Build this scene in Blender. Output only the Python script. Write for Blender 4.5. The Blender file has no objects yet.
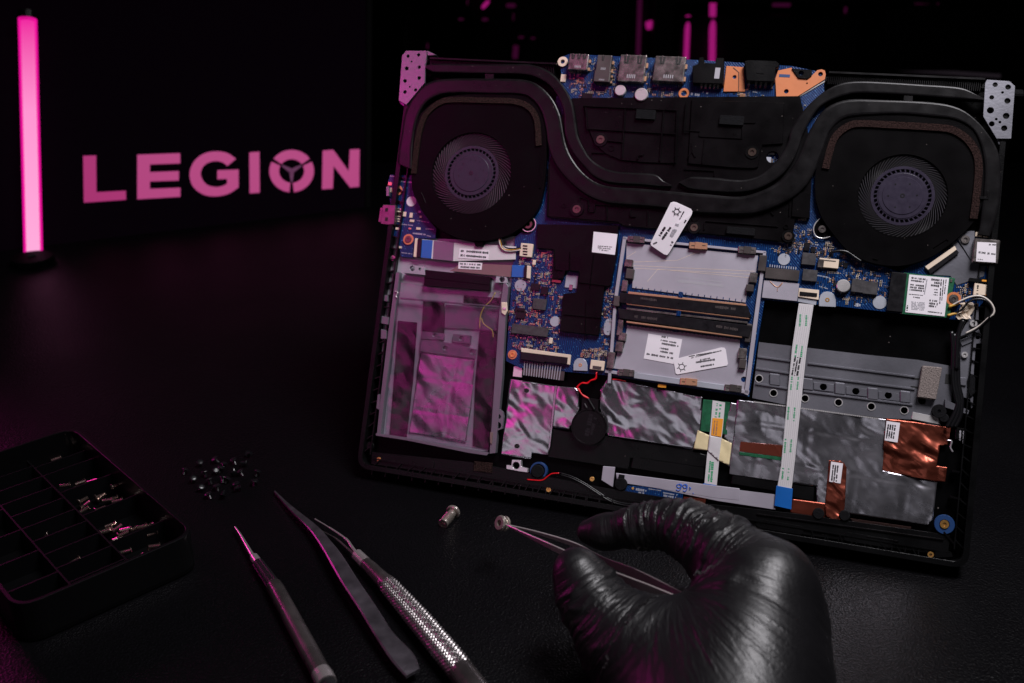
import bpy, bmesh, math, random
import numpy as np
from mathutils import Vector, Matrix
from mathutils.geometry import tessellate_polygon
random.seed(7)
S = bpy.context.scene
COL = S.collection
# ---------------------------------------------------------------- camera
F = 1000.0; PITCH = math.radians(23.54); HC = 0.338
cp, sp = math.cos(PITCH), math.sin(PITCH)
CAM = Vector((0, 0, HC)); CR_ = Vector((1, 0, 0)); CU = Vector((0, sp, cp)); CF = Vector((0, cp, -sp))
cd = bpy.data.cameras.new('camera'); cam = bpy.data.objects.new('camera', cd); COL.objects.link(cam)
cd.sensor_width = 36; cd.lens = 36 * F / 1024; cd.clip_start = .01; cd.clip_end = 50
cam.matrix_world = Matrix.Translation(CAM) @ Matrix((CR_, CU, -CF)).transposed().to_4x4()
cd.dof.use_dof = True; cd.dof.focus_distance = .585; cd.dof.aperture_fstop = 9.5
S.camera = cam
# ---------------------------------------------------------------- world, exposure, lamps
W = bpy.data.worlds.new('World'); S.world = W; W.use_nodes = True
W.node_tree.nodes['Background'].inputs[0].default_value = (.5, .45, .6, 1)
W.node_tree.nodes['Background'].inputs[1].default_value = .003
S.view_settings.view_transform = 'Standard'; S.view_settings.look = 'None'; S.view_settings.exposure = 0; S.view_settings.gamma = 1
def area(name, loc, target, sx, sy, power, col, spread=180):
    l = bpy.data.lights.new(name, 'AREA'); l.shape = 'RECTANGLE'; l.size = sx; l.size_y = sy; l.energy = power; l.color = col; l.spread = math.radians(spread)
    o = bpy.data.objects.new(name, l); COL.objects.link(o); o.location = loc
    o.rotation_euler = (Vector(target) - Vector(loc)).to_track_quat('-Z', 'Y').to_euler(); return o
area('softbox_light', (.33, .38, 1.06), (.12, .56, .08), .45, .30, 4.35, (.99, .955, 1.0), 95)
area('added_front_fill', (-.55, -.66, .52), (.08, .53, .05), .6, .38, .23, (.95, .93, 1.0), 120)  # added fill panel behind the camera to brighten the foils
area('magenta_side_light', (-.46, .16, .56), (-.115, .615, .135), .36, .46, .046, (1.0, .05, .52), 33)
area('magenta_back_light', (-.52, .72, .13), (-.05, .42, .02), .05, .18, .11, (1.0, .03, .50), 100)
area('added_hinge_light', (-.40, .42, .52), (-.072, .665, .225), .10, .12, .016, (1.0, .01, .50), 30)  # added unseen magenta lamp, turns the left hinge plate pinker

def ray(px, py): return CF + CR_ * ((px - 512) / F) - CU * ((py - 341.5) / F)
def T(px, py, h=0.0):                       # pixel -> world point on the table (height h)
    d = ray(px, py); return CAM + d * ((h - HC) / d.z)
def D(px, py, depth): return CAM + ray(px, py) * depth
# ---------------------------------------------------------------- the plane the laptop base leans in
_x = Vector((.95548, -.11785, .27051)); _y = Vector((.12097, .99038, -.06724))
def c2w(v): return CR_ * v.x + CU * v.y - CF * v.z
LX = c2w(_x); LX.z = 0; LX.normalize()
LY = c2w(_y); LY = (LY - LX * LY.dot(LX)).normalized(); LZ = LX.cross(LY)
LO = D(355.5, 468, .6394)
LM = Matrix((LX, LY, LZ)).transposed().to_4x4(); LM.translation = LO
LMI = LM.inverted()
def U(px, py, w=0.0):                       # pixel -> laptop plane coordinates (u, v) in metres at height w
    o = LMI @ CAM; d = (LMI.to_3x3() @ ray(px, py)); t = (w - o.z) / d.z
    return (o.x + d.x * t, o.y + d.y * t)
CROP = dict(c1=(360,40,4.645), c2=(540,40,4.645), c3=(700,40,4.645), c4=(804,70,4.645), c5=(360,160,4.645), c6=(500,220,7.314),
  c7=(600,190,5.689), c8=(740,200,5.689), d1=(860,210,6.207), d2=(360,260,5.689), d3=(500,300,6.38), d4=(600,290,5.689),
  d5=(740,290,3.938), d6=(350,360,4.645), d7=(540,370,5.12), d8=(660,390,3.103), e1=(0,0,2.695), e2=(0,410,2.968), e3=(160,430,2.7),
  e4=(420,480,4.645), e5=(530,480,3.103), g1=(540,130,6.827), g2=(680,130,6.827), g3=(375,370,6.827), g4=(900,290,8.533), g5=(900,370,8.533),
  g6=(480,450,5.689), g7=(0,430,8.533), g8=(90,490,8.533), h1=(225,490,3.54), h2=(300,500,3.733), h3=(170,440,9.31), h4=(540,490,3.54), h5=(660,500,3.733), p=(0,0,1))
def q(c, *pts):
    x0, y0, s = CROP[c]; return [(x0 + x / s, y0 + y / s) for x, y in pts]
MM = .001
# ---------------------------------------------------------------- materials
MATS = {}
def mat(name, col, rough=.5, metal=0.0, dust=0, bump=0.0, bscale=400, var=0.0, vscale=60, spec=.5, emit=None, es=0, coat=0):
    if name in MATS: return MATS[name]
    m = bpy.data.materials.new(name); m.use_nodes = True; nt = m.node_tree; b = nt.nodes['Principled BSDF']
    b.inputs['Base Color'].default_value = (*col, 1); b.inputs['Roughness'].default_value = rough; b.inputs['Metallic'].default_value = metal
    b.inputs['Specular IOR Level'].default_value = spec; b.inputs['Coat Weight'].default_value = coat
    tc = nt.nodes.new('ShaderNodeTexCoord')
    if var:
        n = nt.nodes.new('ShaderNodeTexNoise'); n.inputs['Scale'].default_value = vscale; n.inputs['Detail'].default_value = 6
        nt.links.new(tc.outputs['Object'], n.inputs['Vector'])
        r = nt.nodes.new('ShaderNodeValToRGB'); e = r.color_ramp.elements
        e[0].position = .3; e[1].position = .7
        e[0].color = (*[c * (1 - var) for c in col], 1); e[1].color = (*[min(1, c * (1 + var)) for c in col], 1)
        nt.links.new(n.outputs['Fac'], r.inputs['Fac']); nt.links.new(r.outputs['Color'], b.inputs['Base Color'])
        mr = nt.nodes.new('ShaderNodeMapRange'); mr.inputs['To Min'].default_value = max(0, rough - .12); mr.inputs['To Max'].default_value = min(1, rough + .12)
        nt.links.new(n.outputs['Fac'], mr.inputs['Value']); nt.links.new(mr.outputs['Result'], b.inputs['Roughness'])
    if dust:
        vo = nt.nodes.new('ShaderNodeTexVoronoi'); vo.inputs['Scale'].default_value = dust; nt.links.new(tc.outputs['Object'], vo.inputs['Vector'])
        sc_ = nt.nodes.new('ShaderNodeSeparateColor'); nt.links.new(vo.outputs['Color'], sc_.inputs[0])
        th_ = nt.nodes.new('ShaderNodeMath'); th_.operation = 'MULTIPLY'; nt.links.new(sc_.outputs[0], th_.inputs[0]); nt.links.new(sc_.outputs[1], th_.inputs[1])
        t2_ = nt.nodes.new('ShaderNodeMath'); t2_.operation = 'MULTIPLY_ADD'; t2_.inputs[1].default_value = .22; t2_.inputs[2].default_value = -.075; nt.links.new(th_.outputs[0], t2_.inputs[0])
        lt_ = nt.nodes.new('ShaderNodeMath'); lt_.operation = 'LESS_THAN'; nt.links.new(vo.outputs['Distance'], lt_.inputs[0]); nt.links.new(t2_.outputs[0], lt_.inputs[1])
        mx_ = nt.nodes.new('ShaderNodeMix'); mx_.data_type = 'RGBA'; mx_.inputs[7].default_value = (.10, .085, .08, 1); mx_.inputs[6].default_value = (*col, 1)
        if var: nt.links.new(r.outputs['Color'], mx_.inputs[6])
        nt.links.new(lt_.outputs[0], mx_.inputs[0]); nt.links.new(mx_.outputs[2], b.inputs['Base Color'])
    if bump:
        n = nt.nodes.new('ShaderNodeTexNoise'); n.inputs['Scale'].default_value = bscale; n.inputs['Detail'].default_value = 3
        nt.links.new(tc.outputs['Object'], n.inputs['Vector'])
        bp = nt.nodes.new('ShaderNodeBump'); bp.inputs['Strength'].default_value = bump; bp.inputs['Distance'].default_value = .0004
        nt.links.new(n.outputs['Fac'], bp.inputs['Height']); nt.links.new(bp.outputs['Normal'], b.inputs['Normal'])
    if emit: b.inputs['Emission Color'].default_value = (*emit, 1); b.inputs['Emission Strength'].default_value = es
    MATS[name] = m; return m
PLASTIC = mat('black_plastic', (.0035, .0035, .0038), .3, spec=.15, dust=330, bump=.2, bscale=1500, var=.3)
FLOORM = mat('black_mylar', (.0010, .0010, .0012), .4, spec=.05, dust=260, bump=.2, bscale=900, var=.3)
PIPE = mat('black_painted_pipe', (.0050, .0045, .0051), .31, spec=.16, dust=330, bump=.06, bscale=1800, var=.25, vscale=120)
FANM = mat('black_fan_plastic', (.0026, .0023, .0026), .34, spec=.03, dust=330, bump=.2, bscale=2500, var=.2)
HEAT = mat('black_heatsink_plastic', (.0034, .003, .0034), .26, spec=.1, dust=330, bump=.15, bscale=2000, var=.3)
BLADE = mat('dark_blade', (.065, .06, .068), .28)
HUBM = mat('grey_hub', (.028, .023, .038), .3, spec=.1, bump=.1, var=.12, vscale=300)
SILVER = mat('bright_metal', (.62, .60, .60), .28, .55, bump=.1, bscale=900, var=.15)
ALU = mat('aluminium_sheet', (.17, .17, .195), .38, .6, bump=.12, bscale=700, var=.12, vscale=40)
DULL = mat('dull_grey_metal', (.07, .06, .058), .38, .4, var=.25)
PORTM = mat('port_metal', (.27, .24, .23), .25, .8, var=.4, vscale=250)
PLATEW = mat('lavender_plate', (.34, .32, .37), .5, .2, bump=.1, bscale=200, var=.06)
WHITE = mat('white_sticker', (.72, .68, .72), .55, var=.03)
INK = mat('black_ink', (.015, .015, .018), .6, spec=.1)
GREYINK = mat('grey_ink', (.33, .32, .35), .6)
CREAM = mat('cream_connector', (.66, .54, .42), .45, var=.1)
ORANGE = mat('orange_bracket', (.50, .15, .045), .5, bump=.1, var=.08)
CORAL = mat('coral_ring', (.60, .16, .09), .5)
GOLD = mat('brass', (.62, .34, .10), .3, .7, var=.2)
PIN = mat('copper_pin', (.60, .33, .20), .35, .6)
SCREWM = mat('screw_metal', (.12, .085, .07), .3, .7, var=.3)
BLUETAB = mat('blue_tab', (.004, .10, .38), .4, bump=.1, var=.1)
BLUERING = mat('blue_ring', (.004, .035, .13), .5)
FFC = mat('white_ribbon', (.55, .53, .54), .45, bump=.08)
GREENINK = mat('green_ink', (.01, .28, .11), .6)
BLUEINK = mat('blue_ink', (.02, .09, .42), .6)
GREENPCB = mat('green_board', (.005, .085, .035), .4, var=.25, vscale=400)
DISC = mat('grey_disc', (.36, .38, .43), .45, .3, var=.08)
CHIP = mat('dark_chip', (.008, .0075, .009), .32, spec=.25, bump=.1, var=.25, vscale=300)
CHIPG = mat('grey_inductor', (.05, .047, .05), .4, spec=.3, bump=.2, var=.25, vscale=300)
FOAM = mat('brown_foam', (.020, .011, .010), .95, spec=.05, bump=1, bscale=1500, var=.9, vscale=1300)
SPONGE = mat('taupe_sponge', (.17, .14, .13), .95, bump=1, bscale=1700, var=.6, vscale=1500)
PADM = mat('black_foam_pad', (.006, .006, .007), .9, spec=.1, bump=1, bscale=1700, var=.4, vscale=900)
REDW = mat('red_wire', (.55, .003, .008), .35)
BLACKW = mat('black_cable', (.005, .005, .006), .3, spec=.35)
WHITEW = mat('white_cable', (.55, .50, .45), .35)
YELW = mat('yellow_wire', (.5, .28, .04), .4)
BROWNFFC = mat('brown_ribbon', (.17, .12, .11), .35, .2, var=.1)
YTAPE = mat('cream_tape', (.62, .52, .30), .6, bump=.3, bscale=300, var=.08)
AMBER = mat('amber_label', (.75, .30, .02), .5, var=.05)
YELLOWMARK = mat('yellow_mark', (.50, .42, .05), .5)
GROOVE = mat('groove_black', (.002, .002, .002), .6)
LATCH = mat('latch_metal', (.55, .52, .55), .22, .7)
def node_mat(name):
    m = bpy.data.materials.new(name); m.use_nodes = True; return m, m.node_tree, m.node_tree.nodes['Principled BSDF']
def foil(name, col, rough, scale, dist, metal=.95, grid=0, vor=.35):
    m, nt, b = node_mat(name); L = nt.links; N = nt.nodes.new
    tc = N('ShaderNodeTexCoord'); b.inputs['Base Color'].default_value = (*col, 1); b.inputs['Metallic'].default_value = metal
    n1 = N('ShaderNodeTexNoise'); n1.inputs['Scale'].default_value = scale; n1.inputs['Detail'].default_value = 2; n1.inputs['Distortion'].default_value = .6
    n2 = N('ShaderNodeTexVoronoi'); n2.inputs['Scale'].default_value = scale * 2.2; n2.feature = 'F1'
    n3 = N('ShaderNodeTexNoise'); n3.inputs['Scale'].default_value = scale * 9; n3.inputs['Detail'].default_value = 5
    for n in (n1, n2, n3): L.new(tc.outputs['Object'], n.inputs['Vector'])
    a = N('ShaderNodeMath'); a.operation = 'MULTIPLY_ADD'; a.inputs[1].default_value = vor
    L.new(n2.outputs['Distance'], a.inputs[0]); L.new(n1.outputs['Fac'], a.inputs[2])
    c = N('ShaderNodeMath'); c.operation = 'MULTIPLY_ADD'; c.inputs[1].default_value = .012
    L.new(n3.outputs['Fac'], c.inputs[0]); L.new(a.outputs[0], c.inputs[2]); h = c
    if grid:
        sx = N('ShaderNodeSeparateXYZ'); L.new(tc.outputs['Object'], sx.inputs[0])
        for ax, per in (('X', grid * 1.3), ('Y', grid)):
            mm = N('ShaderNodeMath'); mm.operation = 'PINGPONG'; mm.inputs[1].default_value = per / 2; L.new(sx.outputs[ax], mm.inputs[0])
            sm = N('ShaderNodeMapRange'); sm.interpolation_type = 'SMOOTHSTEP'; sm.inputs['From Max'].default_value = per * .12; sm.inputs['To Max'].default_value = .12
            L.new(mm.outputs[0], sm.inputs['Value'])
            ad = N('ShaderNodeMath'); ad.operation = 'ADD'; L.new(sm.outputs[0], ad.inputs[0]); L.new(h.outputs[0], ad.inputs[1]); h = ad
    bp = N('ShaderNodeBump'); bp.inputs['Strength'].default_value = 1; bp.inputs['Distance'].default_value = dist
    L.new(h.outputs[0], bp.inputs['Height']); L.new(bp.outputs[0], b.inputs['Normal'])
    mr = N('ShaderNodeMapRange'); mr.inputs['To Min'].default_value = rough - .08; mr.inputs['To Max'].default_value = rough + .14
    L.new(n1.outputs['Fac'], mr.inputs['Value']); L.new(mr.outputs[0], b.inputs['Roughness'])
    MATS[name] = m; return m
FOILM = foil('silver_foil', (.42, .41, .45), .20, 60, .0004, vor=0)
FOILG = foil('silver_foil_creased', (.42, .41, .45), .24, 40, .0010, grid=.021, vor=.03)
COPPER = foil('copper_tape', (.26, .062, .038), .26, 60, .0003, metal=.85, vor=.1)
def pcb():
    m, nt, b = node_mat('blue_board'); L = nt.links; N = nt.nodes.new; tc = N('ShaderNodeTexCoord')
    br = N('ShaderNodeTexNoise'); br.inputs['Scale'].default_value = 70; br.inputs['Detail'].default_value = 0
    L.new(tc.outputs['Object'], br.inputs['Vector'])
    mp = N('ShaderNodeMapping'); mp.inputs['Rotation'].default_value = (0, 0, .785); L.new(tc.outputs['Object'], mp.inputs[0])
    ws = []
    for k, v in enumerate((tc.outputs['Object'], mp.outputs[0])):
        w = N('ShaderNodeTexWave'); w.inputs['Scale'].default_value = 260; w.inputs['Distortion'].default_value = 3.0; w.inputs['Detail'].default_value = 0; w.inputs['Detail Scale'].default_value = .4
        w.wave_profile = 'TRI'; w.bands_direction = 'Y' if k else 'X'; L.new(v, w.inputs['Vector'])
        r = N('ShaderNodeMapRange'); r.inputs['From Min'].default_value = .62; r.inputs['From Max'].default_value = .75; L.new(w.outputs['Fac'], r.inputs['Value']); ws.append(r)
    sel = N('ShaderNodeMath'); sel.operation = 'GREATER_THAN'; sel.inputs[1].default_value = .5; L.new(br.outputs['Fac'], sel.inputs[0])
    mx = N('ShaderNodeMix'); L.new(sel.outputs[0], mx.inputs[0]); L.new(ws[0].outputs[0], mx.inputs[2]); L.new(ws[1].outputs[0], mx.inputs[3])
    vo = N('ShaderNodeTexVoronoi'); vo.inputs['Scale'].default_value = 520; L.new(tc.outputs['Object'], vo.inputs['Vector'])
    dot = N('ShaderNodeMath'); dot.operation = 'LESS_THAN'; dot.inputs[1].default_value = .17; L.new(vo.outputs['Distance'], dot.inputs[0])
    c1 = N('ShaderNodeMix'); c1.data_type = 'RGBA'; c1.inputs[6].default_value = (.0002, .0125, .062, 1); c1.inputs[7].default_value = (.0006, .038, .15, 1)
    L.new(mx.outputs[0], c1.inputs[0])
    c2 = N('ShaderNodeMix'); c2.data_type = 'RGBA'; c2.inputs[7].default_value = (.05, .16, .34, 1); L.new(dot.outputs[0], c2.inputs[0]); L.new(c1.outputs[2], c2.inputs[6])
    L.new(c2.outputs[2], b.inputs['Base Color']); b.inputs['Roughness'].default_value = .33; b.inputs['Specular IOR Level'].default_value = .25
    bp = N('ShaderNodeBump'); bp.inputs['Strength'].default_value = .3; bp.inputs['Distance'].default_value = .0002; L.new(mx.outputs[0], bp.inputs['Height']); L.new(bp.outputs[0], b.inputs['Normal'])
    return m
PCB = pcb()
def film():
    m = bpy.data.materials.new('clear_film'); m.use_nodes = True; nt = m.node_tree; nt.nodes.clear(); L = nt.links; N = nt.nodes.new
    o = N('ShaderNodeOutputMaterial'); t = N('ShaderNodeBsdfTransparent'); g = N('ShaderNodeBsdfGlossy'); mx = N('ShaderNodeMixShader')
    t.inputs[0].default_value = (.84, .82, .85, 1); g.inputs['Roughness'].default_value = .32; mx.inputs[0].default_value = .045
    tc = N('ShaderNodeTexCoord'); n = N('ShaderNodeTexNoise'); n.inputs['Scale'].default_value = 38; L.new(tc.outputs['Object'], n.inputs['Vector'])
    bp = N('ShaderNodeBump'); bp.inputs['Distance'].default_value = .004; L.new(n.outputs['Fac'], bp.inputs['Height']); L.new(bp.outputs[0], g.inputs['Normal'])
    L.new(t.outputs[0], mx.inputs[1]); L.new(g.outputs[0], mx.inputs[2]); L.new(mx.outputs[0], o.inputs[0]); return m
FILM = film()
# ---------------------------------------------------------------- mesh helpers
def thing(name, label, cat, loc=(0, 0, 0), group=None, M=None):
    o = bpy.data.objects.new(name, None); COL.objects.link(o); o.empty_display_size = .01
    if M is not None: o.matrix_world = M
    else: o.location = loc
    o['label'] = label; o['category'] = cat
    if group: o['group'] = group
    return o
class MB:
    def __init__(s): s.v = []; s.f = []; s.m = []; s.cur = 0
    def add(s, v, f):
        b = len(s.v); s.v += [tuple(x) for x in v]; s.f += [tuple(b + i for i in g) for g in f]; s.m += [s.cur] * len(f); return s
    def prism(s, pts, w0, w1, holes=()):
        loops = [[Vector((x, y, 0)) for x, y in l] for l in [pts, *holes]]
        flat = [p for l in loops for p in l]; n = len(flat); tri = tessellate_polygon(loops)
        v = [(p.x, p.y, w1) for p in flat] + [(p.x, p.y, w0) for p in flat]; f = []
        for a, b, c in tri:
            A, B, C_ = flat[a], flat[b], flat[c]
            if (B - A).cross(C_ - A).z < 0: a, c = c, a
            f.append((a, b, c)); f.append((n + c, n + b, n + a))
        k = 0
        for li, l in enumerate(loops):
            m = len(l); ar = sum(l[i].x * l[(i + 1) % m].y - l[(i + 1) % m].x * l[i].y for i in range(m))
            rev = (ar < 0) != (li > 0)
            for i in range(m):
                a, b = k + i, k + (i + 1) % m
                f.append((b, a, n + a, n + b) if rev else (a, n + a, n + b, b))
            k += m
        return s.add(v, f)
    def box(s, u0, v0, u1, v1, w0, w1): 
        u0, u1 = sorted((u0, u1)); v0, v1 = sorted((v0, v1)); return s.prism([(u0, v0), (u1, v0), (u1, v1), (u0, v1)], w0, w1)
    def rbox(s, cu, cv, du, dv, ang, w0, w1):
        c, t = math.cos(ang), math.sin(ang)
        return s.prism([(cu + x * c - y * t, cv + x * t + y * c) for x, y in ((-du/2, -dv/2), (du/2, -dv/2), (du/2, dv/2), (-du/2, dv/2))], w0, w1)
    def cyl(s, u, v, r, w0, w1, n=28, hole=0, r1=None):
        c = [(math.cos(2*math.pi*i/n), math.sin(2*math.pi*i/n)) for i in range(n)]
        if hole: return s.prism([(u + r*a, v + r*b) for a, b in c], w0, w1, [[(u + hole*a, v + hole*b) for a, b in c]])
        if r1 is None: r1 = r
        return s.add([(u + r*a, v + r*b, w0) for a, b in c] + [(u + r1*a, v + r1*b, w1) for a, b in c],
                     [(i, (i+1) % n, n+(i+1) % n, n+i) for i in range(n)] + [tuple(range(n, 2*n)), tuple(range(n-1, -1, -1))])
    def tube(s, path, r, n=8, caps=True):
        P = [Vector(p) for p in path]; m = len(P); R = r if hasattr(r, '__len__') else [r] * m; v = []; up = None
        for i, p in enumerate(P):
            t = (P[min(i+1, m-1)] - P[max(i-1, 0)]).normalized()
            if up is None: up = t.orthogonal().normalized()
            up = (up - t * up.dot(t)).normalized(); sd = t.cross(up)
            v += [p + (up * math.cos(2*math.pi*k/n) + sd * math.sin(2*math.pi*k/n)) * R[i] for k in range(n)]
        f = [(i*n+k, i*n+(k+1) % n, (i+1)*n+(k+1) % n, (i+1)*n+k) for i in range(m-1) for k in range(n)]
        if caps: f += [tuple(range(n-1, -1, -1)), tuple((m-1)*n+k for k in range(n))]
        return s.add(v, f)
    def strip(s, edge_a, edge_b, w0, w1, rnd=0):     # flat bar between two edge curves, optional rounded shoulders
        n = len(edge_a); prof = [(0, w0), (0, w1 - rnd), (.06, w1 - rnd*.3), (.16, w1), (.84, w1), (.94, w1 - rnd*.3), (1, w1 - rnd), (1, w0)] if rnd else [(0, w0), (0, w1), (1, w1), (1, w0)]
        k = len(prof); v = []
        for a, b in zip(edge_a, edge_b):
            for t, w in prof: v.append((a[0] + (b[0]-a[0]) * t, a[1] + (b[1]-a[1]) * t, w))
        f = [(i*k+j, i*k+(j+1) % k, (i+1)*k+(j+1) % k, (i+1)*k+j) for i in range(n-1) for j in range(k)]
        f += [tuple(range(k-1, -1, -1)), tuple((n-1)*k+j for j in range(k))]
        return s.add(v, f)
    def done(s, name, mats, parent=None, bevel=0, smooth=False, label=None, segs=1, sub=0):
        me = bpy.data.meshes.new(name); me.from_pydata(s.v, [], s.f)
        if not isinstance(mats, (list, tuple)): mats = [mats]
        for m in mats: me.materials.append(m)
        me.polygons.foreach_set('material_index', s.m)
        bm = bmesh.new(); bm.from_mesh(me); bmesh.ops.recalc_face_normals(bm, faces=bm.faces); bm.to_mesh(me); bm.free()
        if smooth: me.polygons.foreach_set('use_smooth', [True] * len(me.polygons))
        o = bpy.data.objects.new(name, me); COL.objects.link(o)
        if parent: o.parent = parent
        if bevel:
            b = o.modifiers.new('b', 'BEVEL'); b.width = bevel; b.segments = segs; b.limit_method = 'ANGLE'; b.angle_limit = math.radians(40)
        if sub: o.modifiers.new('s', 'SUBSURF').render_levels = sub
        if label: o['label'] = label
        return o
def catmull(P, k=6):
    P = [Vector(p) for p in P]; out = []; Q = [P[0]*2 - P[1]] + P + [P[-1]*2 - P[-2]]
    for i in range(1, len(Q) - 2):
        for j in range(k):
            t = j / k; a, b, c, d = Q[i-1:i+3]
            out.append(.5 * ((2*b) + (c-a)*t + (2*a-5*b+4*c-d)*t*t + (3*b-a-3*c+d)*t**3))
    out.append(P[-1]); return out
def resample(P, n):
    P = [Vector(p) for p in P]; L = [0]
    for a, b in zip(P, P[1:]): L.append(L[-1] + (b-a).length)
    out = []; j = 0
    for i in range(n):
        t = L[-1] * i / (n-1)
        while j < len(L) - 2 and L[j+1] < t: j += 1
        out.append(P[j].lerp(P[j+1], (t - L[j]) / max(1e-9, L[j+1] - L[j])))
    return out
def chaikin(P, k=1, r=.25):
    for _ in range(k):
        Q = []
        for i in range(len(P)):
            a, b = P[i], P[(i+1) % len(P)]
            Q += [(a[0]+(b[0]-a[0])*r, a[1]+(b[1]-a[1])*r), (a[0]+(b[0]-a[0])*(1-r), a[1]+(b[1]-a[1])*(1-r))]
        P = Q
    return P
def UP(pts, w=0.0): return [U(x, y, w*MM) for x, y in pts]
def PX(w=0.0, x=700, y=300):                 # metres per pixel near a pixel
    a = U(x, y, w*MM); b = U(x+10, y, w*MM); return (b[0]-a[0]) / 10
# ================================================================ TABLE (setting)
def table_mat():
    m, nt, b = node_mat('grained_black_mat'); L = nt.links; N = nt.nodes.new; tc = N('ShaderNodeTexCoord')
    v = N('ShaderNodeTexVoronoi'); v.inputs['Scale'].default_value = 900
    n = N('ShaderNodeTexNoise'); n.inputs['Scale'].default_value = 700; n.inputs['Detail'].default_value = 3
    n2 = N('ShaderNodeTexNoise'); n2.inputs['Scale'].default_value = 5; n2.inputs['Detail'].default_value = 3
    for k in (v, n, n2): L.new(tc.outputs['Object'], k.inputs['Vector'])
    a = N('ShaderNodeMath'); a.operation = 'ADD'; L.new(v.outputs['Distance'], a.inputs[0]); L.new(n.outputs['Fac'], a.inputs[1])
    bp = N('ShaderNodeBump'); bp.inputs['Strength'].default_value = .8; bp.inputs['Distance'].default_value = .0003
    L.new(a.outputs[0], bp.inputs['Height']); L.new(bp.outputs[0], b.inputs['Normal'])
    fn = N('ShaderNodeTexNoise'); fn.inputs['Scale'].default_value = 1500; fn.inputs['Detail'].default_value = 1; L.new(tc.outputs['Object'], fn.inputs['Vector'])
    fr = N('ShaderNodeValToRGB'); fr.color_ramp.elements[0].position = .60; fr.color_ramp.elements[1].position = .74; fr.color_ramp.elements[0].color = (.0013, .0012, .0016, 1); fr.color_ramp.elements[1].color = (.006, .0056, .0075, 1)
    L.new(fn.outputs['Fac'], fr.inputs[0]); L.new(fr.outputs[0], b.inputs['Base Color'])
    mr = N('ShaderNodeMapRange'); mr.inputs['From Min'].default_value = .35; mr.inputs['From Max'].default_value = .65; mr.inputs['To Min'].default_value = .33; mr.inputs['To Max'].default_value = .43
    L.new(n2.outputs['Fac'], mr.inputs['Value']); L.new(mr.outputs[0], b.inputs['Roughness'])
    b.inputs['Specular IOR Level'].default_value = .11
    return m
TABLEM = table_mat()
t = MB().box(-1.1, -.25, 1.3, 1.42, -.03, 0).done('table_top', TABLEM); t['kind'] = 'structure'
# ================================================================ LAPTOP
LT = thing('opened_laptop', 'opened laptop standing on the black table with its fans and blue boards exposed', 'laptop', M=LM)
LR = math.radians
def prism(name, c, pts, w0, w1, m, parent=LT, bevel=.2, holes=(), rnd=0, label=None):
    P = UP(q(c, *pts), w1)
    if rnd: P = chaikin(P, rnd)
    H = []
    for h in holes:
        hx, hy = U(*q(c, (h[0], h[1]))[0], w1*MM); r = h[2] / CROP[c][2] * PX(w1)
        H.append([(hx + r*math.cos(2*math.pi*i/18), hy + r*math.sin(2*math.pi*i/18)) for i in range(18)])
    return MB().prism(P, w0*MM, w1*MM, H).done(name, m, parent, bevel*MM, label=label)
def rect(name, c, a, b, w0, w1, m, parent=LT, bevel=.2, label=None):
    u0, v0 = U(*q(c, a)[0], w1*MM); u1, v1 = U(*q(c, b)[0], w1*MM)
    return MB().box(u0, v0, u1, v1, w0*MM, w1*MM).done(name, m, parent, bevel*MM, label=label)
def disc(name, c, x, y, r, w0, w1, m, parent=LT, hole=0, bevel=.1, n=28, label=None):
    u, v = U(*q(c, (x, y))[0], w1*MM); k = PX(w1) / CROP[c][2]
    return MB().cyl(u, v, r*k, w0*MM, w1*MM, n, hole*k).done(name, m, parent, bevel*MM, label=label)
def screw(c, x, y, r, w, m=None, parent=LT, ring=None):
    u, v = U(*q(c, (x, y))[0], w*MM); k = PX(w) / CROP[c][2] * r
    b = MB().cyl(u, v, k*.62, (w-1.5)*MM, w*MM, 24, k*.26)
    b.cyl(u, v, k*.27, (w-1.5)*MM, (w-.5)*MM, 12)
    o = b.done('screw', m or SCREWM, parent, .12*MM)
    if ring: MB().cyl(u, v, k, (w-1.6)*MM, (w-.35)*MM, 28, k*.66).done('washer', ring, o, .05*MM)
    return o
def cable(name, c, pts, w, r, m, parent=LT, n=8, k=6):
    ws = w if hasattr(w, '__len__') else [w] * len(pts)
    P = [(*U(*q(c, p)[0], ww*MM), ww*MM) for p, ww in zip(pts, ws)]
    return MB().tube(catmull(P, k), r*MM, n).done(name, m, parent, smooth=True)
# --- chassis: floor slab, raised rim, ribs
out = UP(chaikin([(410,54),(1012,80),(968.5,570),(355.5,468)], 0), 0)
def inset(P, d):
    R = []; n = len(P)
    for i in range(n):
        a, b, c_ = Vector(P[i-1]), Vector(P[i]), Vector(P[(i+1) % n]); e1 = (b-a).normalized(); e2 = (c_-b).normalized()
        n1 = Vector((e1.y, -e1.x)); n2 = Vector((e2.y, -e2.x)); m_ = (n1+n2); m_ = m_ / m_.length; R.append(tuple(b + m_ * d / m_.dot(n1)))
    return R
def roundc(P, r, k=6):
    R = []; n = len(P)
    for i in range(n):
        a, b, c_ = Vector(P[i-1]), Vector(P[i]), Vector(P[(i+1) % n]); p0 = b + (a-b).normalized()*r; p1 = b + (c_-b).normalized()*r
        for j in range(k+1):
            t_ = j/k; R.append(tuple(p0.lerp(b, t_).lerp(b.lerp(p1, t_), t_)))
    return R
inn = inset(out, .0032)
MB().prism(roundc(out, .009), -.018, -.009).done('chassis_floor', FLOORM, LT, .0015, segs=2)
_bl = roundc([out[3], out[0], out[1], out[2]], .009)
_o = [out[0]] + roundc(out, .009)[7*3:7*4][::-1] + roundc(out, .009)[7*2:7*3][::-1] + [out[1]]
_i = [inn[0]] + roundc(inn, .006)[7*3:7*4][::-1] + roundc(inn, .006)[7*2:7*3][::-1] + [inn[1]]
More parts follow.
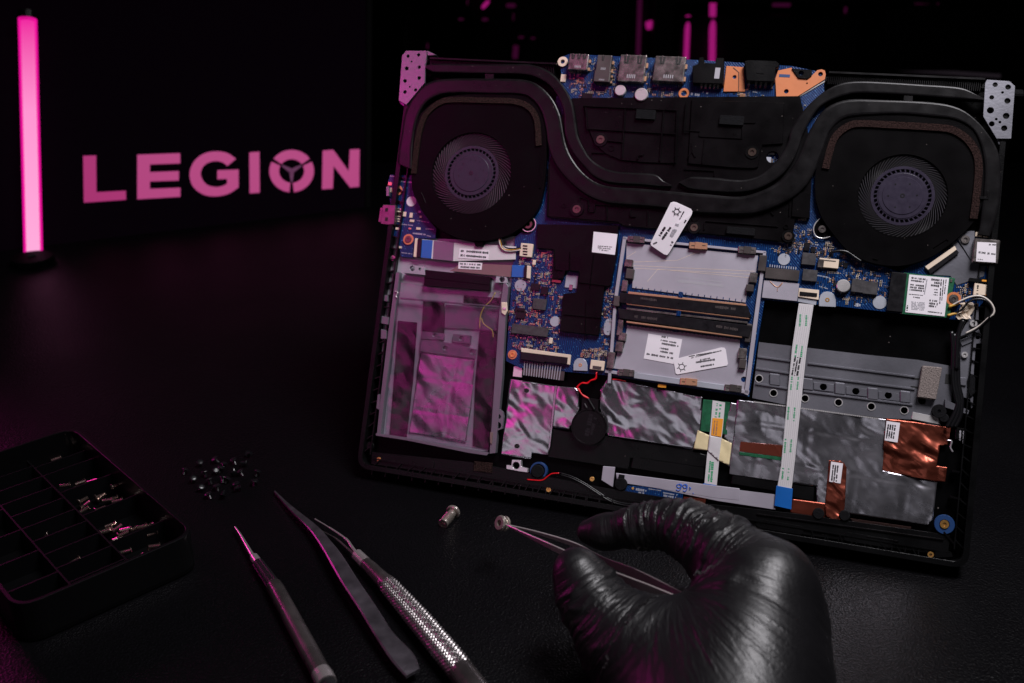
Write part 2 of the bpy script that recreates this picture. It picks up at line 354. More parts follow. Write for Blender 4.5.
MB().prism(_o + _i[::-1], -.009, -.001).done('chassis_rim', PLASTIC, LT, .0006, segs=2)
_e = [out[0], out[1], inn[1], inn[0]]
MB().prism(_e, -.009, -.0072).done('rear_rim', PLASTIC, LT, .0004)
rb = MB(); in2 = inset(out, .0075)
for i in (0, 1, 2, 3):
    a, b = Vector(in2[i]), Vector(in2[(i+1) % 4]); a1, b1 = Vector(inn[i]), Vector(inn[(i+1) % 4])
    if i == 0: continue
    L_ = (b-a).length; e = (b-a)/L_; n_ = Vector((-e.y, e.x)) * -1
    k = int(L_/.0075)
    for j in range(1, k):
        p = a + e * (j*L_/k + random.uniform(-.001, .001)); 
        p2 = a1 + (b1-a1) * (j/k)
        mid = (p+p2)/2; ang = math.atan2((p2-p).y, (p2-p).x); rb.rbox(mid.x, mid.y, (p2-p).length, .0007, ang, -.009, -.0028 - .001*random.random())
    mid = (a+b)/2; rb.rbox(mid.x, mid.y, L_-.004, .0007, math.atan2(e.y, e.x), -.009, -.003)
rb.done('rim_ribs', PLASTIC, LT)
# front strip of moulded plastic below the bays
fs = prism('front_moulding', 'p', [(372,452),(470,462),(600,487),(700,503),(800,514),(950,535),(948,556),(800,534),(640,507),(500,483),(371,464)], -9, -4, PLASTIC, bevel=.5)
for cx, cy in ((415,462),(700,517),(868,540),(780,527)):
    u, v = U(cx, cy, -.0035); MB().prism(roundc([(u-.013, v-.0025), (u+.013, v-.0025), (u+.013, v+.0025), (u-.013, v+.0025)], .0024), -.004, -.0034).done('raised_foot_base', PLASTIC, fs, .0003)
g = MB()
for i in range(44):                                   # moulded lattice along the front edge
    t_ = i/43; px_ = 372 + t_*(945-372); py_ = 470 + t_*(560-470) - 2*math.sin(t_*3.14); u, v = U(px_, py_, -.003); g.rbox(u, v, .0008, .0065, 0, -.009, -.0035)
g.done('front_lattice', PLASTIC, LT)
# --- hinge plates
hp = prism('hinge_plate', 'c1', [(214,50),(306,50),(310,70),(302,120),(300,198),(215,300),(180,280),(196,72)], -1.5, .2, ALU, holes=[(223,75,9),(272,69,9),(240,100,5),(217,132,11),(275,126,9),(209,190,10),(275,176,10),(231,217,5),(209,242,10),(258,232,9)], label='magenta lit perforated hinge plate')
prism('flange', 'c1', [(308,50),(316,50),(356,70),(314,72)], -5, .1, ALU, hp)
prism('flange', 'c1', [(180,284),(215,302),(206,312),(192,300)], -6, -1.6, ALU, hp)
hp = prism('hinge_plate', 'c4', [(850,45),(955,52),(980,75),(962,318),(895,318),(833,215),(842,60)], -1.5, .2, ALU, holes=[(888,68,11),(948,79,12),(922,104,6),(872,127,10),(945,143,13),(866,187,15),(939,213,14),(872,250,12),(930,270,13),(893,228,6),(910,242,6)], label='grey perforated hinge plate')
prism('flange', 'c4', [(895,320),(950,320),(905,348)], -6, -1.6, ALU, hp)
# --- fin stacks along the rear edge
for a, b in (((430,58),(556,66)), ((829,72),(984,89))):
    m = MB(); p0 = U(a[0], a[1], -.001); p1 = U(b[0], b[1], -.001); n = int((p1[0]-p0[0])/.0011)
    for i in range(n):
        m.box(p0[0] + i*.0011, p0[1]-.0009, p0[0] + i*.0011 + .0004, p0[1] - .0068, -.009, -.0022)
    m.box(p0[0], p0[1] - .0007, p1[0], p0[1] + .0004, -.009, -.0006); m.done('cooling_fins', DULL if 0 else PIPE, LT)
# --- motherboard
BP = [(559,58),(569,54),(700,60),(792,66),(826,73),(824,85),(830,200),(850,255),(900,272),(945,245),(960,232),(995,236),(994,275),(992,290),(985,300),(968,320),(955,320),(905,314),(835,306),(764.6,300),(749,397),(603,375),(520,368),(506,361),(513,262),(515,237),(530,225),(545,190),(546,130),(562,80)]
BW = -5.0
MBD = MB().prism(UP(BP, BW), -6.4*MM, BW*MM).done('motherboard', PCB, LT, .1*MM)
IOB = prism('side_board', 'c5', [(140,68),(240,70),(258,160),(320,280),(355,320),(350,365),(255,365),(250,455),(190,450),(175,360),(125,340),(140,200),(130,100)], -6.4, BW, PCB, bevel=.1)
def R_(name, c, a, b, h, m, parent=None, **k): return rect(name, c, a, b, BW, BW + h, m, parent or MBD, **k)
def Dk(name, c, x, y, r, h, m, parent=None, **k): return disc(name, c, x, y, r, BW, BW + h, m, parent or MBD, **k)
# ports
def usb(c, a, b, m, slots, dark=False):
    u0, v0 = U(*q(c, a)[0], .0005); u1, v1 = U(*q(c, b)[0], .0005); w = u1-u0; h = v0-v1
    o = MB().box(u0, v0, u1, v1, BW*MM, .0005).done('port', m, LT, .0005, segs=2)
    for s0, s1 in slots: MB().prism([(u0+w*s0, v0-h*.04), (u0+w*s1, v0-h*.04), (u0+w*(s1-.03), v0-h*.34), (u0+w*(s0+.03), v0-h*.34)], .0003, .00055).done('latch_slot', GROOVE, o)
    for s0, s1 in slots: MB().prism([(u0+w*(s0*.6+s1*.4), v0-h*.0), (u0+w*(s0*.4+s1*.6), v0-h*.0), (u0+w*(s0*.45+s1*.55), v0-h*.30), (u0+w*(s0*.55+s1*.45), v0-h*.30)], .0005, .0009).done('spring_tongue', m, o)
    g_ = MB(); 
    for k in range(5): g_.box(u0+w*(.35+k*.07), v0-h*.74, u0+w*(.38+k*.07), v0-h*.88, .0005, .0006)
    g_.done('stamped_mark', GREYINK, o)
    for sx in (-1, 1): MB().box((u0 if sx < 0 else u1) - .0008, v1+h*.12, (u0 if sx < 0 else u1) + .0008, v1+h*.3, BW*MM, -.0035).done('solder_tab', PIN, o)
    for sx in (-1, 1): MB().box((u0 if sx < 0 else u1) - .0008, v0-h*.2, (u0 if sx < 0 else u1) + .0008, v0-h*.38, BW*MM, -.0035).done('solder_tab', PIN, o)
    return o
usb('c2', (138,62), (218,140), PORTM, [(.1,.3),(.4,.6),(.7,.9)])
usb('c2', (268,68), (325,150), DULL, [(.3,.5)]); usb('c2', (254,140), (322,196), DULL, [])
usb('c2', (375,66), (480,195), PORTM, [(.14,.36),(.64,.86)])
usb('c2', (537,72), (664,195), PORTM, [(.14,.34),(.66,.86)])
def blackport(c, pts, h=5.2): return prism('black_socket', c, pts, BW, BW+h, PLASTIC, LT, bevel=.4)
bp_ = blackport('c2', [(708,120),(735,110),(738,80),(760,78),(765,105),(815,108),(818,82),(855,82),(852,205),(708,200)])
rect('text_patch', 'c2', (815,128), (832,180), .2, .3, GREYINK, bp_)
bp_ = blackport('c3', [(205,98),(225,92),(352,96),(370,110),(366,125),(352,130),(345,195),(215,190)])
rect('pressed_ridge', 'c3', (262,150), (298,156), .2, .45, PLASTIC, bp_)
pins = MB()
for c, xs, y0, y1 in (('c2', (745,765,785,805,822), 206, 224), ('c3', (222,255,278,300,330), 196, 222)):
    for x in xs:
        u, v = U(*q(c, (x, y0))[0], -.003); u2, v2 = U(*q(c, (x+4, y1))[0], -.003); pins.box(u, v, u2+.0005, v2, BW*MM, -.0042)
pins.done('socket_pins', PORTM, MBD)
# orange pads
ob = prism('orange_bracket', 'c3', [(122,120),(205,126),(209,240),(108,240)], BW, -4.2, ORANGE, LT, holes=[(160,172,9)])
g = MB(); g.tube([(*U(*q('c3', p)[0], -.0041), -.0041) for p in ((155,128),(180,150),(180,238))], .0002, 6); g.done('seam', GROOVE, ob)
rb_ = prism('orange_bracket', 'c3', [(362,142),(425,128),(440,150),(455,178),(500,182),(520,165),(545,140),(565,136),(580,142),(584,160),(580,182),(440,270),(355,274),(350,180)], BW, -3.8, ORANGE, LT, holes=[(401,238,11),(560,158,11),(497,201,4)])
rect('cutout', 'c3', (368,158), (417,174), -3.8, -3.7, BLUERING, rb_); prism('silver_edge', 'c3', [(435,272),(580,186),(580,196),(432,282),(356,282),(356,276)], BW, -4.5, SILVER, MBD)
prism('rear_bracket', 'c3', [(425,132),(520,138),(520,165),(500,180),(456,176)], BW, -3.0, PLASTIC, MBD, holes=[(470,153,11)])
Dk('mounting_ring', 'c2', 105, 100, 26, 1.2, CREAM, hole=11); Dk('mounting_ring', 'c2', 668, 247, 26, .8, ORANGE, hole=14)
for (c, x, y, r) in (('c2',372,233,28), ('c2',470,252,33), ('c8',588,488,37)):
    o = Dk('capacitor', c, x, y, r, 3.6, SILVER, parent=LT, bevel=.4); disc('capacitor_base', c, x, y+4, r*1.1, BW, BW+.8, CHIP, o)
for (c, x, y, r) in (('c8',795,583,37), ('c8',250,337,34), ('c5',745,583,30), ('d3',350,137,35)): Dk('round_pad', c, x, y, r, .35, DISC)
disc('round_pad', 'c5', 238, 192, 27, BW, BW+.35, WHITE, IOB)
u, v = U(*q('d3', (692,172))[0], BW*MM); k = PX(-5)/6.38
MB().prism([(u + 30*k*math.copysign(abs(math.cos(a))**.8, math.cos(a)), v + 55*k*math.copysign(abs(math.sin(a))**.8, math.sin(a))) for a in [i*math.pi/16 for i in range(32)]], BW*MM, (BW+.35)*MM).done('oval_pad', DISC, MBD)
# chips & inductors
for c, a, b, h, m in (
  ('c2',(198,245),(240,280),.9,CHIP), ('c8',(357,298),(428,372),2.2,CHIPG), ('c8',(360,392),(435,464),2.2,CHIPG), ('c8',(640,447),(700,528),2.2,CHIPG), ('c8',(706,460),(779,540),2.2,CHIPG),
  ('c8',(370,240),(395,290),1.2,CHIP), ('c8',(405,265),(428,298),1.2,CHIP), ('c6',(245,570),(330,660),1.6,CHIPG), ('c6',(302,487),(348,548),1.0,CHIP), ('c6',(228,462),(288,518),1.0,CHIP),
  ('d3',(105,62),(158,120),1.0,CHIP), ('d3',(78,150),(300,236),2.0,CHIPG), ('g2',(560,105),(645,170),1.6,CHIP), ('c6',(110,640),(180,680),1.0,CHIP), ('c3',(430,335),(455,365),1.0,CHIP), ('c8',(560,350),(580,375),.8,CHIP), ('c8',(590,355),(612,385),.8,CHIP)):
    R_('chip', c, a, b, h, m, bevel=.15)
o = R_('chip', 'g2', (568,182), (617,240), 1.5, DISC); rect('solder_end', 'g2', (545,195), (567,225), BW, BW+.9, PORTM, MBD); rect('solder_end', 'g2', (618,195), (636,225), BW, BW+.9, PORTM, MBD)
for c, a, b in (('c2',(98,158),(118,195)), ('c2',(430,285),(447,310)), ('c2',(930,250),(950,280)), ('c3',(186,248),(208,280)), ('c3',(375,432),(395,478)), ('c3',(398,290),(412,310)), ('g2',(693,22),(716,88)), ('d3',(315,240),(332,280)), ('c6',(382,435),(445,460)), ('c6',(240,290),(258,330))):
    R_('small_component', c, a, b, .7, PIN if random.random() < .6 else CREAM)
R_('silver_mount', 'c6', (484,400), (572,504), .5, DISC); R_('silver_mount', 'c6', (508,470), (528,515), 1.0, PORTM)
# connectors
def fpc(c, pts, pts2, parent=LT, m2=CHIP):
    o = prism('ribbon_socket', c, pts, BW, -3.4, CREAM, parent)
    if pts2: prism('socket_flap', c, pts2, BW, -3.0, m2, o)
    return o
fpc('c8', [(335,500),(450,512),(447,568),(330,550)], [(340,520),(440,530),(438,550),(338,542)])
prism('socket_frame', 'c8', [(330,545),(440,556),(432,598),(328,578)], BW, -4.2, DISC, MBD)
fpc('d3', [(132,305),(452,350),(445,415),(425,410),(430,368),(135,332)], [(135,332),(432,368),(428,408),(285,392),(282,400),(132,378)])
o = R_('wire_socket', 'c8', (452,328), (558,390), 2.2, CREAM, parent=LT); rect('socket_mouth', 'c8', (480,340), (545,352), -2.8, -2.7, DULL, o); rect('socket_clip', 'c8', (446,335), (474,385), BW, -2.6, PORTM, o)
o = R_('wire_socket', 'd3', (580,380), (660,452), 2.2, CREAM, parent=LT); rect('socket_mouth', 'd3', (592,418), (645,446), -2.8, -2.7, DULL, o)
o = R_('wire_socket', 'c5', (748,385), (796,452), 2.2, CREAM, parent=LT); 
g = MB()
for k in range(4): u, v = U(*q('c5', (757, 395+k*13))[0], -.0028); g.box(u, v, u+.003, v-.0008, -.0028, -.0026)
g.done('socket_mouth', CHIP, o)
fpc('c5', [(775,490),(793,492),(790,552),(772,548)], [(764,489),(776,490),(773,548),(761,547)])
fpc('c5', [(256,363),(270,365),(264,452),(248,450)], [(268,366),(287,368),(281,454),(262,452)])
# mounts
for c, x, y, r in (('c8',497,568,48), ('d3',512,415,45)):
    o = prism('mounting_tab', c, [(x-r, y+r*.75), (x-r, y), (x-r*.8,y-r*.6),(x-r*.45,y-r*.92),(x,y-r),(x+r*.45,y-r*.92),(x+r*.8,y-r*.6),(x+r, y), (x+r, y+r*.85)], BW-.5, -4.2, DISC, LT)
    screw(c, x, y, r*.42, -4.1, GOLD, o)
for c, x, y, r, w, m_, ring in (('c2',280,462,34,-.6,None,PLASTIC), ('c3',242,520,32,-.6,None,PLASTIC), ('g1',250,540,50,-1.2,None,PLASTIC), ('c7',535,213,36,-1.4,None,PLASTIC), ('c8',275,205,36,-1.4,None,PLASTIC),
   ('c8',468,165,34,-2.5,PORTM,None), ('d1',655,182,40,-3,PORTM,None), ('d1',582,552,42,-2.6,PORTM,ORANGE), ('c5',172,140,28,-4,SCREWM,CORAL), ('c5',223,368,28,-4,SCREWM,CORAL), ('d3',78,348,32,-4.2,GOLD,CORAL),
   ('g6',390,225,24,-3.4,GOLD,None), ('g6',637,165,22,-3.4,GOLD,None), ('d8',840,511,14,-3.4,GOLD,None), ('g3',25,610,26,-3.4,GOLD,None), ('d8',883,417,20,-2.8,GOLD,None), ('g4',628,285,45,-3,SILVER,None), ('g4',553,553,40,-3,SILVER,None), ('g4',652,130,30,-3,SCREWM,None), ('c5',152,455,22,-4,PORTM,None)):
    screw(c, x, y, r, w, m_, LT, ring)
disc('blue_washer', 'd8', 883, 417, 28, -6, -3.4, BLUERING, hole=14, bevel=.3)
disc('rubber_grommet', 'g6', 325, 122, 40, -8, -3.0, PADM, bevel=.5); disc('blue_ring', 'g6', 332, 118, 52, -8, -4.0, BLUERING, hole=41)
disc('rubber_grommet', 'g6', 800, 195, 38, -8, -3.0, PADM, bevel=.5); rect('grommet_tab', 'g6', (790,138), (818,170), -8, -3.2, PADM)
disc('rubber_grommet', 'd8', 492, 384, 17, -6, -3.4, PADM, bevel=.4); disc('rubber_grommet', 'd8', 573, 390, 16, -6, -3.0, PADM, bevel=.4)
# ---------------------------------------------------------------- heatsink, pipes, fans
HS = prism('heatsink_base', 'p', [(549,164),(560,120),(572,98),(800,96),(812,150),(811,193),(809,217.6),(795,219),(792,243),(777,241),(700,233),(621,225),(618,222),(546.6,216.4)], -5.2, -2.6, HEAT, holes=[(772.5,157,6)])
prism('heatsink_arm', 'c6', [(270,30),(865,40),(855,250),(810,480),(763,490),(722,845),(440,812),(462,540),(560,530),(575,375),(480,370),(460,430),(380,430),(390,215),(270,205)], -5.6, -2.2, HEAT, LT)
prism('raised_cover', 'c2', [(200,305),(640,325),(630,575),(480,570),(380,560),(300,525),(250,480),(218,400)], -3, -1.6, HEAT, LT, bevel=.4)
prism('raised_cover', 'c3', [(-20,280),(245,284),(392,292),(385,482),(290,488),(270,590),(240,597),(150,594),(-57,575),(-40,275)], -3, -1.4, HEAT, LT, bevel=.4)
def ridge(c, segs, w0, w1, wd, parent=HS, name='moulded_rib'):
    m = MB()
    for a, b in segs:
        a, b = U(*q(c, a)[0], w1*MM), U(*q(c, b)[0], w1*MM); m.rbox((a[0]+b[0])/2, (a[1]+b[1])/2, math.dist(a, b), wd*1.3*MM, math.atan2(b[1]-a[1], b[0]-a[0]), w0*MM, (w1+.35)*MM)
    return m.done(name, HEAT, parent, .22*MM)
ridge('c2', [((395,320),(380,548)), ((575,328),(556,562)), ((215,412),(632,437)), ((212,312),(218,410)), ((636,330),(628,572)), ((312,468),(385,474)), ((455,534),(480,534)), ((455,534),(453,556)), ((200,306),(640,327))], -1.7, -.9, .7)
ridge('c2', [((665,420),(745,425)), ((742,428),(740,448)), ((740,448),(940,458)), ((942,350),(938,458)), ((765,458),(752,575)), ((680,285),(668,420)), ((945,383),(1000,384)), ((706,475),(706,515)), ((706,515),(688,542)), ((706,515),(722,545))], -1.5, -1.15, .6)
ridge('g1', [((455,520),(455,622)), ((375,510),(850,540)), ((375,510),(370,560)), ((330,560),(370,560)), ((330,480),(330,560)), ((735,548),(735,668)), ((615,540),(615,590)), ((615,590),(655,592)), ((60,595),(560,640)), ((560,640),(570,655)), ((570,655),(800,672)), ((265,455),(330,480)), ((270,455),(268,510)), ((350,155),(345,205)), ((350,155),(440,160)), ((480,178),(540,172)), ((60,230),(50,590))], -2.7, -2.0, .5)
ridge('g2', [((170,622),(670,660)), ((170,622),(165,683)), ((25,270),(235,280)), ((235,280),(232,318)), ((750,480),(745,590)), ((620,560),(640,583))], -2.7, -2.2, .5)
ridge('c6', [((395,215),(400,362)), ((510,232),(508,368)), ((508,368),(580,378)), ((685,250),(655,500)), ((580,378),(575,455)), ((575,458),(780,482)), ((400,362),(460,372))], -2.3, -1.85, .35)
ridge('d3', [((405,92),(650,118))], -2.3, -1.85, .35); ridge('d3', [((548,0),(540,262))], -2.3, -1.9, .35)
disc('boss', 'g1', 487, 122, 24, -3, -1.2, HEAT, HS, hole=15); disc('boss', 'g1', 165, 515, 18, -3, -2.2, HEAT, HS, hole=10); disc('boss', 'c2', 905, 433, 9, -2, -1.2, HEAT, HS); disc('boss', 'g2', 100, 600, 24, -3, -2.1, HEAT, HS, hole=16); disc('boss','g2',725,660,18,-3,-2.1,HEAT,HS,hole=11)
prism('side_block', 'g2', [(772,425),(893,428),(885,605),(760,592)], -5, -1.6, HEAT, LT, bevel=.3); rect('small_component', 'g2', (805,605), (865,622), BW, -4, PORTM, MBD)
rect('foam_pad', 'c2', (447,320), (532,370), -1.6, .3, PADM, bevel=.4); rect('foam_pad', 'c3', (92,347), (200,397), -1.6, .3, PADM, bevel=.4); rect('foam_pad', 'c7', (722,205), (878,260), -2.4, -.8, PADM, bevel=.4)
def pipe(up, lo, w0, w1, n=90):
    wm = w1*MM
    A = resample(catmull([Vector((*U(*p, wm), 0)) for p in up]), n); B = resample(catmull([Vector((*U(*p, wm), 0)) for p in lo]), n)
    return MB().strip(A, B, w0*MM, wm, .45*MM).done('heat_pipe', PIPE, LT, smooth=False)
oUL = q('c1',(300,126),(330,112),(450,111),(600,112),(720,111),(800,114),(880,146),(940,206),(985,290),(1003,400))[:-1] + q('g1',(250,0),(265,60),(300,130),(350,200),(430,255),(520,282),(620,290),(780,300),(840,345),(895,372))
oLL = q('c1',(300,128),(330,148),(450,152),(600,155),(770,160),(860,195),(915,255),(945,330),(955,400))[:-1] + q('g1',(165,0),(185,70),(220,150),(290,240),(360,310),(440,350),(540,365),(680,372),(820,385),(895,385))
oUR = q('g2',(-10,356),(60,324),(100,317),(250,325),(370,338),(460,335),(560,300),(650,220),(700,150),(740,70),(755,0)) + [(803,111),(820.6,94),(838,84),(855,81),(880,81.5),(920,84),(959,87),(976,94),(984,98)]
oLR = q('g2',(-10,360),(60,398),(150,412),(330,425),(480,415),(600,370),(700,300),(770,210),(810,120),(845,15)) + [(816,111),(829,101),(846,95),(860,93),(902,94.5),(954.7,98.4),(984,100)]
iU = [(397.7,163),(398.5,150),(401,137),(405,113),(413.8,96),(426.7,83),(446,78.7)] + q('c1',(600,178),(760,183),(830,210),(890,270),(925,340),(938,400)) + q('g1',(175,100),(220,200),(300,300),(400,365),(520,390),(700,400),(1024,430)) + q('g2',(200,440),(380,455),(480,440),(600,395),(700,330),(780,230),(830,130),(870,30)) + [(820.6,113),(833.5,103.5),(850.7,99),(880,99.5),(933,102),(959,107.7),(976,119.5),(989,134.6),(997.8,149.7),(1001,167),(1001,190.6),(998.8,207.8),(994,226),(990,236)]
iL = [(411.5,169),(411.7,155),(412.7,141),(416,121.8),(422.4,106.7),(433,97),(450.4,92.7)] + q('c1',(600,247),(740,250),(800,275),(840,330),(860,400)) + q('g1',(60,130),(120,260),(220,370),(330,450),(450,495),(600,510),(800,525)) + q('g2',(90,560),(300,570),(480,570),(600,540),(750,470),(850,390),(920,280),(960,170),(995,80)) + [(829,132),(837.8,122),(850,116.4),(880,114),(907,114),(933,116.3),(954.7,119),(972,128),(981,145),(984.8,167),(984,190.6),(982,208),(980,226),(978,234)]
def pipe2(up, lo, w0, w1):                      # edges paired by nearest point so that the bar keeps its width
    wm = w1*MM; A = resample(catmull([Vector((*U(*p, wm), 0)) for p in up]), 150); B = resample(catmull([Vector((*U(*p, wm), 0)) for p in lo]), 900)
    out = []; j = 0; r = len(B)/len(A)
    for i, a in enumerate(A):
        c0, c1_ = max(j, int(i*r - 90)), min(len(B)-1, int(i*r + 90)); k = min(range(c0, max(c0+1, c1_+1)), key=lambda t_: (B[t_]-a).length); j = k; out.append(B[k])
    out[0] = B[0]; out[-1] = B[-1]
    return MB().strip(A, out, w0*MM, wm, .5*MM).done('heat_pipe', PIPE, LT)
pipe2(oUL, oLL, -4.5, .1); pipe2(oUR, oLR, -4.5, .1); pipe2(iU, iL, -4.5, .1)
for c, a in (('c1', [(583,122),(624,124),(618,206),(578,204)]), ('c4', [(470,80),(510,80),(503,170),(458,168)])):
    prism('pipe_clip', c, a, -3, -.6, PIPE, LT, bevel=.15)
prism('pipe_clip', 'c4', [(815,585),(852,590),(850,560),(862,560),(858,602),(815,598)], -1, .4, PIPE, LT)
def fan(outline, cx, cy, ro, rr, rh, ex, w=-1.0, nb=60):
    P = [Vector((x, y, 0)) for x, y in UP(outline, w)]; P = catmull(P + [P[0]], 4)[:-1]; k = PX(w, cx, cy)
    u, v = U(cx, cy, w*MM); n = 48
    H = [(u + ro*k*math.cos(2*math.pi*i/n), v + ro*k*math.sin(2*math.pi*i/n)) for i in range(n)]
    f_ = MB().prism([(p.x, p.y) for p in P], -6.6*MM, w*MM, [H]).done('fan_housing', FANM, LT, .5*MM, segs=2)
    MB().cyl(u, v, ro*k*1.03, -7.0*MM, -6.7*MM, 48).done('fan_backplate', GROOVE, f_)
    MB().cyl(u, v, ro*k+.0004, (w-.1)*MM, (w+.12)*MM, 64, ro*k-.0002).done('intake_lip', FANM, f_, .08*MM)
    b = MB()
    for i in range(nb):
        a0 = 2*math.pi*i/nb; A = []; B = []
        for j in range(8):
            t_ = j/7; r = (rr*.98 + (ro*1.0-rr)*t_)*k; a = a0 - .55*t_**.8
            d = .00016; A.append((u + r*math.cos(a) - d*math.sin(a), v + r*math.sin(a) + d*math.cos(a))); B.append((u + r*math.cos(a) + d*math.sin(a), v + r*math.sin(a) - d*math.cos(a)))
        b.strip(A, B, -5.8*MM, (w-.9)*MM)
    imp = b.done('impeller', BLADE, LT)
    m = MB(); m.cyl(u, v, rr*k, -4.4*MM, (w-.75)*MM, 60, rr*k*.90); m.cyl(u, v, rr*k*.80, -4.4*MM, (w-.75)*MM, 60, rr*k*.70)
    for i in range(36):
        a = 2*math.pi*i/36; r = rr*k*.85; m.rbox(u + r*math.cos(a), v + r*math.sin(a), rr*k*.12, .0008, a+.25, -4.0*MM, (w-.9)*MM)
    m.done('hub_ring', HUBM, imp, .08*MM)
    h = MB(); h.cyl(u, v, rh*k*1.0, -4.4*MM, (w-.5)*MM, 60); h.cyl(u, v, rh*k*.84, (w-.5)*MM, (w-.2)*MM, 60, r1=rh*k*.81)
    h.done('fan_hub', HUBM, imp, .25*MM, segs=2)
    d = MB(); d.cyl(u, v, .0013, (w-.2)*MM, (w-.05)*MM, 20, .0006)
    for i in range(6): a = i*math.pi/3 + ex; d.cyl(u + rh*k*.58*math.cos(a), v + rh*k*.58*math.sin(a), .0005, (w-.2)*MM, (w-.13)*MM, 10)
    d.done('hub_centre', CHIP, imp)
    return f_
f1 = fan([(412,190),(411,165),(413,140),(420,115),(438,100),(458,95),(490,94),(520,95),(535,99),(543,112),(546,135),(546,165),(543,192),(536.5,211.7),(519.3,228.9),(497.8,238.6),(472,240.7),(446,233),(424.6,215)], 471, 173, 40, 27, 21.8, .3)
f2 = fan([(815.6,200),(815,178),(819,155),(826,135),(840,120),(860,114),(900,113),(935,117),(958,121),(975,133),(983,150),(985,180),(982,205),(972.8,223),(956.7,239),(943.8,248.7),(931,257),(912,264),(894.7,266),(873.6,263.3),(852.5,254.5),(838.4,240.4),(822.6,219)], 902.6, 195.5, 45.5, 32.5, 25, .1)
for fo, c, s in ((f1, 'c5', [((285,150),(305,200))]), (f2, 'd1', [((455,235),(540,180)), ((540,180),(548,192)), ((80,300),(112,308))])):
    ridge(c, s, -1.1, -.8, .3, fo, 'moulded_line')
prism('fan_lug', 'c5', [(528,374),(575,374),(572,400),(535,400)], -5, -2.2, FANM, f1); prism('fan_lug', 'c5', [(735,325),(760,250),(810,260),(815,300),(790,335),(760,338)], -5, -4, FANM, f1)
disc('lug_ring', 'c5', 782, 298, 40, -4.2, -3.6, SILVER, f1, hole=35); disc('lug_eye', 'c5', 780, 298, 22, -4, -3.2, SCREWM, f1, hole=10)
prism('fan_lug', 'c8', [(420,170),(430,130),(465,100),(560,160),(540,205),(490,215),(440,205)], -5, -3.8, FANM, f2); cable('lug_wire_ring', 'c8', [(455,105),(428,135),(418,170),(432,205),(470,218),(515,208)], -3.5, .35, SILVER, f2)
def band(name, c, pts, wd, w0, w1, m, parent=LT):
    P = catmull([Vector((*U(*p, w1*MM), 0)) for p in q(c, *pts)], 6); A = []; B = []
    for i, p in enumerate(P):
        t_ = (P[min(i+1, len(P)-1)] - P[max(i-1, 0)]).normalized(); n_ = Vector((-t_.y, t_.x, 0)) * wd*MM/2; A.append(p+n_); B.append(p-n_)
    return MB().strip(A, B, w0*MM, w1*MM).done(name, m, parent)
band('foam_gasket', 'c1', [(248,620),(262,500),(275,420),(305,345),(365,292),(430,277),(600,280),(720,285),(785,312),(820,370),(830,490)], 3.6, -1.2, .1, FOAM)
band('foam_gasket', 'c4', [(100,457),(120,375),(145,310),(200,262),(260,248),(400,254),(600,265),(690,277),(760,322),(803,390),(812,470),(800,600),(788,690)], 4.0, -1.2, .1, FOAM)
prism('fan_side_clip', 'c1', [(838,530),(858,530),(855,625),(840,690),(830,690)], -3, -.6, FANM, LT)
prism('fan_side_clip', 'd1', [(672,0),(700,0),(705,60),(672,55)], -6, -2, SCREWM, LT)
# ---------------------------------------------------------------- memory bay
FW = -3.2
for c, pts in (('c7', [(130,265),(945,348),(943,362),(130,280)]), ('c7', [(130,268),(150,270),(95,640),(60,1100),(42,1100),(78,620)]), ('c7', [(928,350),(946,352),(900,720),(843,1170),(820,1160),(868,780)]), ('d4', [(30,452),(850,572),(846,592),(26,470)])):
    prism('shield_rail', c, pts, BW, FW, PLATEW, LT, bevel=.15)
prism('shield_rail', 'd4', [(195,468),(710,540),(706,572),(192,502)], BW, FW+.25, DISC, LT)
pu = prism('memory_bay_plate', 'c7', [(150,300),(900,372),(888,470),(855,470),(828,640),(182,556),(190,440),(148,392)], BW, -4.4, PLATEW, LT)
pl = prism('memory_bay_plate', 'd4', [(155,200),(795,282),(795,335),(835,340),(832,580),(78,445),(100,350),(135,330)], BW, -4.4, PLATEW, LT, holes=[(818,508,16)])
g = MB()
for seg in ([(190,410),(440,400),(560,352)], [(190,430),(880,462)], [(200,445),(860,480)], [(270,520),(330,450),(860,500)], [(205,350),(150,385)]):
    for a, b in zip(seg, seg[1:]):
        a, b = U(*q('c7', a)[0], -.00438), U(*q('c7', b)[0], -.00438); g.rbox((a[0]+b[0])/2, (a[1]+b[1])/2, math.dist(a, b), .00018, math.atan2(b[1]-a[1], b[0]-a[0]), -.0045, -.00434)
g.done('trace_lines', CREAM, pu)
def marks(c, rows, w, m, parent, name='printed_lines', ch=.45, hh=.7):     # rows: (x0,y0,x1,y1,height px)
    g = MB(); k = PX(w)/CROP[c][2]
    for x0, y0, x1, y1, h in rows:
        a, b = Vector(U(*q(c, (x0, y0))[0], w*MM)), Vector(U(*q(c, (x1, y1))[0], w*MM)); L_ = (b-a).length; e = (b-a)/L_; ang = math.atan2(e.y, e.x); s = 0
        while s < L_:
            d = h*k*random.uniform(.25, ch+.25); 
            if random.random() > .14: g.rbox(a.x + e.x*(s+d/2), a.y + e.y*(s+d/2), d*.78, h*k*random.uniform(.6, 1), ang, (w-.02)*MM, (w+.03)*MM)
            s += d
    return g.done(name, m, parent)
marks('c7', [(440,494,690,524,8), (432,516,695,545,18)], -4.38, GREYINK, pu)
def teeth(c, a, b, n, h, w0, w1, wd, m, parent, name):
    g = MB()
    for i in range(n):
        t_ = (i+.5)/n; x, y = a[0]+(b[0]-a[0])*t_, a[1]+(b[1]-a[1])*t_; u, v = U(*q(c, (x, y))[0], w1*MM); u2, v2 = U(*q(c, (x, y+h))[0], w1*MM); g.box(u-wd*MM/2, v, u+wd*MM/2, v2, w0*MM, w1*MM)
    return g.done(name, m, parent)
